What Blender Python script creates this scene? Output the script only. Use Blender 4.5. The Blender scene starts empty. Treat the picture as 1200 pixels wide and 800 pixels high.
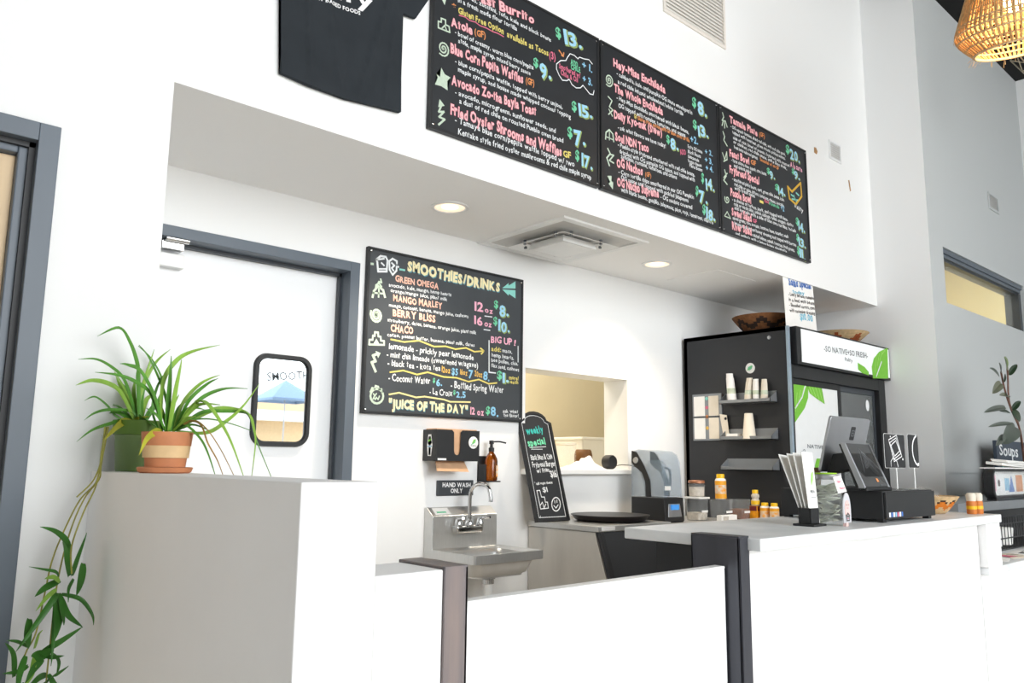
import bpy, bmesh, math, random
from mathutils import Vector, Matrix
random.seed(7)
C = bpy.context.scene.collection
PI = math.pi

# ------------------------------------------------------------------ camera
cam_d = bpy.data.cameras.new('camera'); cam = bpy.data.objects.new('camera', cam_d); C.objects.link(cam)
cam_d.sensor_width = 36.0; cam_d.lens = 932.15 / 1200 * 36
cam_d.clip_start = 0.02; cam_d.clip_end = 200
yaw, pit, rol = math.radians(42.111), math.radians(8.6655), math.radians(0.6655)
Fv = Vector((math.sin(yaw)*math.cos(pit), math.cos(yaw)*math.cos(pit), math.sin(pit)))
Rv = Vector((math.cos(yaw), -math.sin(yaw), 0)); Uv = Rv.cross(Fv)
R2 = Rv*math.cos(rol) + Uv*math.sin(rol); U2 = -Rv*math.sin(rol) + Uv*math.cos(rol)
cam.matrix_world = Matrix(((R2.x, U2.x, -Fv.x, 0), (R2.y, U2.y, -Fv.y, 0), (R2.z, U2.z, -Fv.z, 1.2), (0, 0, 0, 1)))
bpy.context.scene.camera = cam

# ------------------------------------------------------------------ world, lamps, exposure
sc = bpy.context.scene
sc.view_settings.view_transform = 'Standard'; sc.view_settings.look = 'None'
sc.view_settings.gamma = 1.0; sc.view_settings.use_curve_mapping = False
sc.view_settings.exposure = 0.52
w = bpy.data.worlds.new('daylight'); sc.world = w; w.use_nodes = True
bgn = w.node_tree.nodes['Background']
bgn.inputs[0].default_value = (0.90, 0.96, 1.0, 1); bgn.inputs[1].default_value = 2.9

def area(name, loc, target, sx, sy, power, col=(1, 1, 1)):
    l = bpy.data.lights.new(name, 'AREA'); l.shape = 'RECTANGLE'; l.size = sx; l.size_y = sy
    l.energy = power; l.color = col
    o = bpy.data.objects.new(name, l); C.objects.link(o); o.location = loc
    o.rotation_euler = (Vector(target) - Vector(loc)).to_track_quat('-Z', 'Y').to_euler()
    return o
area('storefront_daylight', (1.9, -3.9, 3.1), (1.9, 2, 2.9), 3.8, 3.6, 190, (0.96, 0.985, 1.0))
area('kitchen_lamp', (3.6, 4.35, 2.75), (3.6, 4.45, 0), 1.6, 0.9, 24, (1, 0.93, 0.80))
area('office_lamp', (7.6, 3.3, 3.35), (7.6, 3.4, 0), 1.6, 0.8, 26, (1, 0.95, 0.84))

# ------------------------------------------------------------------ materials
def srgb(h):
    h = h.lstrip('#'); v = [int(h[i:i+2], 16)/255 for i in (0, 2, 4)]
    return tuple(c/12.92 if c <= .04045 else ((c+.055)/1.055)**2.4 for c in v) + (1,)
MATS = {}
def mat(name, col, rough=.5, metal=0., noise=0., nscale=20., bump=0., bscale=60., emit=0., trans=0., alpha=1., ior=1.45, spec=.5, stretch=None, coat=0., col2=None):
    m = bpy.data.materials.new(name); m.use_nodes = True; nt = m.node_tree
    b = nt.nodes['Principled BSDF']
    c = srgb(col) if isinstance(col, str) else col
    b.inputs['Base Color'].default_value = c
    b.inputs['Roughness'].default_value = rough; b.inputs['Metallic'].default_value = metal
    b.inputs['Specular IOR Level'].default_value = spec; b.inputs['IOR'].default_value = ior
    b.inputs['Transmission Weight'].default_value = trans; b.inputs['Alpha'].default_value = alpha
    b.inputs['Coat Weight'].default_value = coat
    if emit:
        b.inputs['Emission Color'].default_value = c; b.inputs['Emission Strength'].default_value = emit
    if noise or bump:
        tc = nt.nodes.new('ShaderNodeTexCoord'); mp = nt.nodes.new('ShaderNodeMapping')
        nt.links.new(tc.outputs['Object'], mp.inputs[0])
        if stretch: mp.inputs['Scale'].default_value = stretch
    if noise:
        n = nt.nodes.new('ShaderNodeTexNoise'); n.inputs['Scale'].default_value = nscale; n.inputs['Detail'].default_value = 5
        nt.links.new(mp.outputs[0], n.inputs['Vector'])
        mx = nt.nodes.new('ShaderNodeMix'); mx.data_type = 'RGBA'
        c2 = srgb(col2) if col2 else tuple(x*(1-noise) for x in c[:3]) + (1,)
        mx.inputs[6].default_value = c2; mx.inputs[7].default_value = c
        rp = nt.nodes.new('ShaderNodeMapRange'); rp.inputs[1].default_value = .35; rp.inputs[2].default_value = .65
        nt.links.new(n.outputs['Fac'], rp.inputs[0]); nt.links.new(rp.outputs[0], mx.inputs[0])
        nt.links.new(mx.outputs[2], b.inputs['Base Color'])
    if bump:
        n2 = nt.nodes.new('ShaderNodeTexNoise'); n2.inputs['Scale'].default_value = bscale; n2.inputs['Detail'].default_value = 4
        nt.links.new(mp.outputs[0], n2.inputs['Vector'])
        bp = nt.nodes.new('ShaderNodeBump'); bp.inputs['Strength'].default_value = bump; bp.inputs['Distance'].default_value = .004
        nt.links.new(n2.outputs['Fac'], bp.inputs['Height']); nt.links.new(bp.outputs[0], b.inputs['Normal'])
    MATS[name] = m; return m
WALL = mat('white_wall_paint', '#efefee', .75, bump=.05, bscale=90, spec=.25)
WALLG = mat('pale_grey_wall_paint', '#e9eaea', .75, bump=.05, bscale=90, spec=.25)
SOFF = mat('soffit_paint', '#f8f7f5', .8, bump=.04, bscale=70, spec=.2)
HALF = mat('half_wall_paint', '#f1f0ef', .6, noise=.03, nscale=3, bump=.04, bscale=60, spec=.3)
BLACKC = mat('black_ceiling_paint', '#0c0c0c', .85, noise=.4, nscale=6)
FLOOR = mat('sealed_concrete', '#e6e2dc', .45, noise=.10, nscale=2.2, bump=.03)
CREAM = mat('cream_kitchen_paint', '#e2d6b8', .7, noise=.05, nscale=2)
CREAM2 = mat('cream_office_paint', '#d9cda0', .7, noise=.05, nscale=1.5)
BROWN = mat('brown_fabric_panel', '#7b6a55', .85, noise=.1, nscale=30)
DOORW = mat('white_door_paint', '#f2f3f4', .35, noise=.02, nscale=2)
FRAME = mat('slate_blue_frame_paint', '#5d6670', .42, noise=.10, nscale=4, stretch=(1, 1, .3), spec=.5)
WALLW = mat('dimmed_wall_grey', '#c3c6c6', .75, bump=.05, bscale=90, spec=.25)  # window wall's weaker light is put into this darker grey
TANW = mat('greige_wall_paint', '#cbc5bd', .8, noise=.04, nscale=2)
FRAMED = mat('dark_frame_paint', '#3f444a', .4, noise=.12, nscale=5)
TRIM = mat('dark_steel_trim', '#4b4c53', .34, metal=.35, noise=.2, nscale=5, stretch=(2, 2, .4), bump=.03, bscale=40)
TRIMW = mat('dark_weathered_trim', '#6a676c', .4, metal=.25, noise=.28, nscale=7, stretch=(3, 3, .3), col2='#8a7d79')
WOOD = mat('pale_maple_veneer', '#d8bd97', .5, noise=.14, nscale=5, stretch=(3, 3, .35))
BLACK = mat('matte_black_plastic', '#202123', .5, bump=.05, bscale=250)
BLACKM = mat('black_metal_panel', '#2c2d30', .42, metal=.1, noise=.1, nscale=3)
BOARD = mat('chalkboard_slate', '#2b2d30', .45, noise=.16, nscale=6, spec=.45)
BOARDS = mat('chalkboard_slate_grey', '#3d4145', .38, noise=.12, nscale=5, spec=.6)
STEEL = mat('brushed_stainless_steel', '#cfcfcd', .30, metal=.8, noise=.08, nscale=30, stretch=(12, 12, .6), bump=.03, bscale=30)
STEELD = mat('dull_stainless_steel', '#cbc8c2', .42, metal=.45, noise=.16, nscale=6, stretch=(1, 1, .25))
CHROME = mat('polished_chrome', '#d6d6d6', .08, metal=1., noise=.04, nscale=10)
ALU = mat('satin_aluminium', '#b4b6ba', .36, metal=.85, noise=.05, nscale=12)
GREYP = mat('grey_sheet_metal', '#8d9195', .4, metal=.5, noise=.06, nscale=10)
WHITEP = mat('white_plastic', '#f0f0ee', .4, noise=.03, nscale=10)
PAPER = mat('white_paper', '#f4f2ee', .8, noise=.04, nscale=12)
PAPERB = mat('cream_card', '#e6dccb', .8, noise=.06, nscale=14)
KRAFT = mat('kraft_paper', '#d3a985', .8, noise=.1, nscale=25)
AMBER = mat('amber_glass', '#a8560c', .06, trans=.75, noise=.1, nscale=4, ior=1.45)
CLEAR = mat('clear_acrylic', (.90, .93, .94, 1), .05, alpha=.10, noise=.02, nscale=4)
ACRY = mat('thin_clear_acrylic', (.45, .48, .48, 1), .04, alpha=.07, noise=.02, nscale=4)
GLASS = mat('clear_glass', (.88, .92, .92, 1), .03, alpha=.11, noise=.02, nscale=4)
SMOKE = mat('smoky_polycarbonate', '#a9bac8', .08, alpha=.27, noise=.05, nscale=4)
MIRROR = mat('reflective_pane', '#dfe3e4', .015, metal=1., noise=.02, nscale=3)
TERRA = mat('terracotta_orange', '#c98359', .7, noise=.16, nscale=18, bump=.06)
TERRAY = mat('terracotta_cream_band', '#e3c08f', .7, noise=.14, nscale=18, bump=.06)
GREENP = mat('olive_green_plastic', '#5c7d2c', .45, noise=.1, nscale=6)
SOIL = mat('potting_soil', '#5a4632', .95, noise=.5, nscale=60, bump=.6, bscale=80)
LEAF = [mat('leaf_green', '#5c9838', .42, noise=.25, nscale=25, stretch=(2, 2, .4)), mat('leaf_light_green', '#93bd4c', .42, noise=.2, nscale=25, stretch=(2, 2, .4)),
        mat('leaf_yellowing', '#bdbb3c', .5, noise=.3, nscale=20), mat('leaf_dried', '#b08a45', .6, noise=.3, nscale=20)]
STEM = mat('pale_runner_stem', '#a4a04a', .55, noise=.25, nscale=40)
TRAIL = mat('trailing_leaf_green', '#3f7a2b', .42, noise=.28, nscale=25)
RUB = [mat('rubber_leaf_dark', '#2c3e2b', .28, noise=.25, nscale=12), mat('rubber_leaf_new', '#6f8a2a', .3, noise=.4, nscale=14), mat('rubber_leaf_olive', '#5b5f3f', .35, noise=.25, nscale=12)]
RSTEM = mat('rubber_plant_stem', '#7a5648', .6, noise=.3, nscale=40)
RATTAN = mat('natural_rattan', '#d3a468', .7, noise=.3, nscale=60)
BULB = mat('warm_bulb', '#ffd9a0', .3, emit=14., noise=.02)
DLIGHT = mat('recessed_lamp_glow', '#fff0dc', .4, emit=1.0, noise=.02)
CAN = mat('frosted_lens_glow', '#f4e0c4', .3, emit=.62, noise=.12, nscale=30)
BASKET = mat('coiled_basket_brown', '#8a5a35', .8, noise=.35, nscale=40, bump=.5, bscale=120)
BASKETD = mat('coiled_basket_dark', '#3a2a20', .8, noise=.3, nscale=40, bump=.5, bscale=120)
BASKETL = mat('coiled_basket_straw', '#d9b98c', .8, noise=.25, nscale=40, bump=.5, bscale=120)
BASKETR = mat('coiled_basket_rust', '#a8552c', .8, noise=.25, nscale=40, bump=.5, bscale=120)
ORANGE = mat('orange_dye', '#d97a1e', .7, noise=.2, nscale=40)
SHIRT = mat('charcoal_cotton', '#33373b', .95, noise=.12, nscale=6, bump=.3, bscale=300, spec=.15)
YELLOW = mat('yellow_plastic', '#f2c21a', .4, noise=.06, nscale=10)
LABELO = mat('orange_yellow_label', '#eea02c', .5, noise=.45, nscale=35, col2='#d9d9cf')
PKBOX = mat('orange_packet_print', '#e99b12', .5, noise=.3, nscale=30)
MAROON = mat('maroon_print', '#6d1f22', .5, noise=.1)
GRANOLA = mat('brown_granola', '#8a5b42', .9, noise=.6, nscale=90, bump=.8, bscale=120)
OATS = mat('pale_oats', '#d8cfc2', .9, noise=.3, nscale=70, bump=.5, bscale=120)
COPPER = mat('copper_lid', '#b07a5c', .4, metal=.5, noise=.1)
MONEY = mat('folded_banknote', '#e2e7d6', .85, noise=.35, nscale=20)
PINK = mat('pale_pink_print', '#edc9c4', .7, noise=.08)
SCREEN = mat('glossy_black_glass', '#0d0f11', .06, noise=.02, coat=.5)
LCD = mat('blue_lcd_display', '#3d83c8', .3, emit=.5, noise=.02)
GREENL = mat('leaf_print_green', '#7cc242', .5, noise=.14, nscale=14)
LIMEL = mat('leaf_print_lime', '#9bd11f', .5, noise=.16, nscale=14)
QUARTZ = mat('white_quartz', '#f0f1f1', .34, noise=.10, nscale=5, col2='#dcdfe0', spec=.3)
TAN = mat('tan_tape_residue', '#b58a5c', .8, noise=.3, nscale=40)
TENT = mat('blue_canopy_fabric', '#8fa8c8', .8, noise=.05)
STUCCO = mat('beige_stucco', '#d9bd97', .9, noise=.08)
LETTERG = mat('grey_window_vinyl', '#5c6064', .6, noise=.03)
def wear(m, amt):
    return m

# chalk inks
INK = {}
for k_, c_ in dict(w='#e8ebec', P='#f7bcc0', Pb='#cc6a7a', p='#f3b3c6', r='#d9708a', o='#dd9058', O='#f2c0ab', Ob='#c47a63', y='#e0cf72', g='#74cca0', b='#8bc0de', B='#9fd0e8', Bb='#94a862', C='#efe3b4', Cb='#5d98a5', cr='#efdf9a', m='#c3d3bf', teal='#8ccfc4', gold='#d2a83e', grey='#7c7f82', leaf='#7cc242', leafl='#a6dc74', bl='#4c78c2', bl2='#7fc4dc', dk='#55504f', W='#f6f6f6', tealT='#3fc0b4', gT='#7be0b0', a='#dfb35c').items():
    INK[k_] = mat('ink_' + c_[1:], c_, .8, noise=.08, nscale=60)

# ------------------------------------------------------------------ scene helpers
def tag(o, label=None, cat=None, group=None, kind=None):
    if label: o['label'] = label
    if cat: o['category'] = cat
    if group: o['group'] = group
    if kind: o['kind'] = kind
    return o
def origin_of(p):
    v = Vector((0, 0, 0))
    while p is not None:
        v += p.location; p = p.parent
    return v
def obj(name, bm, m, parent=None, smooth=None, bevel=0., seg=2):
    """bm in world coordinates; re-based on the parent's origin"""
    if parent is not None:
        bmesh.ops.translate(bm, verts=bm.verts, vec=-origin_of(parent))
    bmesh.ops.recalc_face_normals(bm, faces=bm.faces)
    me = bpy.data.meshes.new(name); bm.to_mesh(me); bm.free()
    for mm in (m if isinstance(m, (list, tuple)) else [m]): me.materials.append(mm)
    o = bpy.data.objects.new(name, me); C.objects.link(o); o.parent = parent
    if smooth is not None:
        for p in me.polygons: p.use_smooth = True
        try: me.set_sharp_from_angle(angle=math.radians(smooth))
        except Exception: pass
    if bevel:
        bv = o.modifiers.new('bevel', 'BEVEL'); bv.width = bevel; bv.segments = seg; bv.limit_method = 'ANGLE'; bv.angle_limit = math.radians(35)
    return o
def thing(name, label, cat, loc, group=None):
    o = bpy.data.objects.new(name, None); C.objects.link(o); o.location = loc; o.empty_display_size = .05
    return tag(o, label, cat, group)
def struct(name, bm, m, parent=None, **k):
    o = obj(name, bm, m, parent, **k)
    if parent is None: o['kind'] = 'structure'
    return o
def B(): return bmesh.new()
def box(bm, lo, hi, mi=0):
    x0, y0, z0 = lo; x1, y1, z1 = hi
    v = [bm.verts.new(p) for p in ((x0,y0,z0),(x1,y0,z0),(x1,y1,z0),(x0,y1,z0),(x0,y0,z1),(x1,y0,z1),(x1,y1,z1),(x0,y1,z1))]
    for f in ((0,3,2,1),(4,5,6,7),(0,1,5,4),(1,2,6,5),(2,3,7,6),(3,0,4,7)):
        bm.faces.new([v[i] for i in f]).material_index = mi
    return bm
def bx(lo, hi): return box(B(), lo, hi)
def prism(bm, pts, d, mi=0):
    """closed 3-D polygon extruded by vector d"""
    d = Vector(d); a = [bm.verts.new(p) for p in pts]; b = [bm.verts.new(Vector(p)+d) for p in pts]
    n = len(pts)
    bm.faces.new(a).material_index = mi; bm.faces.new(b[::-1]).material_index = mi
    for i in range(n): bm.faces.new((a[i], b[i], b[(i+1)%n], a[(i+1)%n])).material_index = mi
    return bm
def basis(d):
    d = Vector(d).normalized(); t = Vector((0,0,1)) if abs(d.z) < .9 else Vector((1,0,0))
    u = d.cross(t).normalized(); return u, u.cross(d).normalized()
def tube(bm, pts, r, n=8, mi=0, closed=False, cap=True):
    pts = [Vector(p) for p in pts]; rs = r if isinstance(r, (list, tuple)) else [r]*len(pts)
    rings = []; N = len(pts); u = None
    for i, p in enumerate(pts):
        if closed: d = pts[(i+1)%N]-pts[i-1]
        else: d = pts[min(i+1, N-1)]-pts[max(i-1, 0)]
        d = d.normalized()
        if u is None: u, v = basis(d)
        else:
            u = (u - d*u.dot(d)).normalized()
        v = u.cross(d).normalized()
        rings.append([bm.verts.new(p+(u*math.cos(2*PI*k/n)+v*math.sin(2*PI*k/n))*rs[i]) for k in range(n)])
    for i in range(N if closed else N-1):
        a, b = rings[i], rings[(i+1)%N]
        for k in range(n): bm.faces.new((a[k], a[(k+1)%n], b[(k+1)%n], b[k])).material_index = mi
    if cap and not closed:
        bm.faces.new(rings[0]).material_index = mi; bm.faces.new(rings[-1][::-1]).material_index = mi
    return bm
def lathe(bm, prof, c, n=28, mi=None, axis='z', cap0=True, cap1=True):
    """prof: (r, z) pairs; mi: index or list per segment"""
    c = Vector(c); rings = []
    for r, z in prof:
        ring = []
        for k in range(n):
            a = 2*PI*k/n; p = Vector((r*math.cos(a), r*math.sin(a), z))
            if axis == 'y': p = Vector((p.x, -p.z, p.y))
            if axis == 'x': p = Vector((-p.z, p.x, p.y))
            ring.append(bm.verts.new(c+p))
        rings.append(ring)
    for i in range(len(rings)-1):
        m_ = 0 if mi is None else (mi[i] if isinstance(mi, (list, tuple)) else mi)
        for k in range(n):
            bm.faces.new((rings[i][k], rings[i][(k+1)%n], rings[i+1][(k+1)%n], rings[i+1][k])).material_index = m_
    if cap0 and prof[0][0] > 1e-5: bm.faces.new(rings[0][::-1]).material_index = (mi if isinstance(mi, int) else 0)
    if cap1 and prof[-1][0] > 1e-5: bm.faces.new(rings[-1]).material_index = (mi if isinstance(mi, int) else 0)
    bmesh.ops.remove_doubles(bm, verts=bm.verts, dist=1e-6)
    return bm
def rrect(w_, h_, r, n=6):
    out = []
    for cx, cy, a0 in ((w_/2-r, h_/2-r, 0), (-w_/2+r, h_/2-r, 90), (-w_/2+r, -h_/2+r, 180), (w_/2-r, -h_/2+r, 270)):
        for i in range(n+1):
            a = math.radians(a0+90*i/n); out.append((cx+r*math.cos(a), cy+r*math.sin(a)))
    return out
def smooth_path(pts, per=6):
    P = [Vector(p) for p in pts]
    if len(P) < 3:
        return [P[0].lerp(P[-1], i/per) for i in range(per+1)]
    out = []
    for i in range(len(P)-1):
        p0 = P[max(i-1, 0)]; p1 = P[i]; p2 = P[i+1]; p3 = P[min(i+2, len(P)-1)]
        for k in range(per):
            t = k/per
            out.append(.5*((2*p1)+(p2-p0)*t+(2*p0-5*p1+4*p2-p3)*t*t+(3*p1-p0-3*p2+p3)*t**3))
    out.append(P[-1]); return out
def blade(bm, pts, width, mi=0, face=(0.45, -0.8, 0.4), per=6, shape='strap'):
    """a long strap leaf with a folded midrib and real thickness"""
    P = smooth_path(pts, per); N = len(P); fv = Vector(face).normalized()
    rows = []
    for i, p in enumerate(P):
        d = (P[min(i+1, N-1)]-P[max(i-1, 0)]).normalized(); t = i/(N-1)
        s = d.cross(fv); s = s.normalized() if s.length > 1e-4 else Vector((1,0,0)); nn = s.cross(d).normalized()
        if shape == 'strap': w_ = width*.5*(.55+.45*math.sin(PI*min(t*1.6, .5)))*(1-max(0, (t-.35)/.65)**1.8)
        else: w_ = width*.5*math.sin(PI*(.06+.94*t)**.8)**.8 if t < 1 else 0
        w_ = max(w_, .0004)
        rows.append([bm.verts.new(p+s*w_+nn*w_*.35), bm.verts.new(p-nn*.0006), bm.verts.new(p-s*w_+nn*w_*.35), bm.verts.new(p-nn*.0018)])
    for i in range(N-1):
        a, b = rows[i], rows[i+1]
        for k in range(4): bm.faces.new((a[k], a[(k+1)%4], b[(k+1)%4], b[k])).material_index = mi
    bm.faces.new(rows[0]).material_index = mi; bm.faces.new(rows[-1][::-1]).material_index = mi
    return bm

# ------------------------------------------------------------------ hand lettering (font glyphs assembled with a hand's jitter)
GLY = {}
def load_glyphs(chars):
    tmp = []
    for wt, off in (('n', .018), ('b', .032), ('x', .060)):
        for ch in chars:
            cu = bpy.data.curves.new('glyph', 'FONT'); cu.body = ch; cu.size = 1; cu.resolution_u = 2; cu.offset = off
            o = bpy.data.objects.new('glyph', cu); C.objects.link(o); tmp.append((wt, ch, o, cu))
    bpy.context.view_layer.update(); dg = bpy.context.evaluated_depsgraph_get()
    for wt, ch, o, cu in tmp:
        me = o.evaluated_get(dg).to_mesh()
        vs = [(v.co.x, v.co.y) for v in me.vertices]; fs = [tuple(p.vertices) for p in me.polygons]
        x0 = min(v[0] for v in vs) if vs else 0; x1 = max(v[0] for v in vs) if vs else .3
        GLY[wt, ch] = ([(x-x0, y) for x, y in vs], fs, x1-x0); o.evaluated_get(dg).to_mesh_clear()
    for wt, th in (('n', .10), ('b', .13), ('x', .19)):      # a plain crossed t
        a = .13-th/2; GLY[wt, 't'] = ([(a,0),(a+th,0),(a+th,.64),(a,.64),(0-th*.1,.45-th*.35),(.30+th*.1,.45-th*.35),(.30+th*.1,.45+th*.45),(0-th*.1,.45+th*.45)], [(0,1,2,3),(4,5,6,7)], .30)
    for wt, ch, o, cu in tmp:
        bpy.data.objects.remove(o); bpy.data.curves.remove(cu)
STY = dict(P=[('Pb', 'x', 0, 0), ('P', 'b', 0, 0)], O=[('Ob', 'b', .02, -.03), ('O', 'b', 0, 0)], B=[('Bb', 'x', .05, -.05), ('B', 'b', 0, 0)], C=[('Cb', 'x', .06, -.07), ('C', 'x', 0, 0)],
           w=[('w', 'n', 0, 0)], grey=[('grey', 'n', 0, 0)], dk=[('dk', 'n', 0, 0)], W=[('W', 'b', 0, 0)])
def lettering(name, items, plane, parent, jitter=1., lift=.0009, mats=INK):
    P0, ux, uy = (Vector(v) for v in plane); nn = ux.cross(uy).normalized()
    bm = B(); inks = []
    rnd = random.Random(name + str(len(items)))
    def idx(k):
        if k not in inks: inks.append(k)
        return inks.index(k)
    def pt(u, v, l): return bm.verts.new(P0+ux*u+uy*v+nn*(lift+l*.0004))
    for it in items:
        if it[0] == 't':
            _, s, u0, v0, u1, v1, h, st = it
            cap = .70; sc_ = h/cap; gap = .07
            adv = []; x = 0
            wt0 = STY.get(st, [(st, 'b', 0, 0)])[-1][1]
            for ch in s:
                adv.append(x); x += (.30 if ch == ' ' else GLY[wt0, ch][2]+gap)
            L = math.hypot(u1-u0, v1-v0); kx = L/((x-gap)*sc_) if x > gap else 1
            du, dv = (u1-u0)/L, (v1-v0)/L
            jit = [(rnd.uniform(-.05, .05)*jitter, rnd.uniform(-.06, .06)*jitter, 1+rnd.uniform(-.07, .07)*jitter) for _ in s]
            for li, (ink, wt, ox, oy) in enumerate(STY.get(st, [(st, 'b', 0, 0)])):
                mi = idx(ink)
                for ch, a, (jr, jy, js) in zip(s, adv, jit):
                    if ch == ' ': continue
                    vs, fs, gw = GLY[wt, ch]; base = GLY[wt0, ch][2]; shx = (base-gw)/2
                    vv = []
                    for gx, gy in vs:
                        X = (gx+shx-base/2)*js; Y = gy*js+oy+jy
                        X += Y*jr; Y += X*jr*.6
                        X = (X+base/2+a+ox)*sc_*kx; Y *= sc_
                        vv.append(pt(u0+du*X-dv*Y, v0+dv*X+du*Y, li))
                    for f in fs:
                        try: bm.faces.new([vv[i] for i in f]).material_index = mi
                        except ValueError: pass
        elif it[0] == 'k':
            ps, w_, st = it[1:4]; closed = len(it) > 4 and it[4]; mi = idx(st); ps = [Vector(p) for p in ps]
            if closed: ps = ps+[ps[0]]
            for i in range(len(ps)-1):
                d = ps[i+1]-ps[i]
                if d.length < 1e-6: continue
                d.normalize(); n2 = Vector((-d.y, d.x))*w_/2; e = d*w_*.35
                q = [ps[i]-e+n2, ps[i]-e-n2, ps[i+1]+e-n2, ps[i+1]+e+n2]
                bm.faces.new([pt(p.x, p.y, (i % 2)*.3) for p in q]).material_index = mi
        else:
            _, ps, st = it; mi = idx(st)
            bm.faces.new([pt(p[0], p[1], -.5) for p in ps]).material_index = mi
    bmesh.ops.triangulate(bm, faces=[f for f in bm.faces if len(f.verts) > 4])
    if parent is not None: bmesh.ops.translate(bm, verts=bm.verts, vec=-origin_of(parent))
    me = bpy.data.meshes.new(name); 
    for f in bm.faces:
        f.normal_update()
        if f.normal.dot(nn) < 0: f.normal_flip()
    bm.to_mesh(me); bm.free()
    for k in inks: me.materials.append(mats[k])
    o = bpy.data.objects.new(name, me); C.objects.link(o); o.parent = parent
    return o
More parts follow.
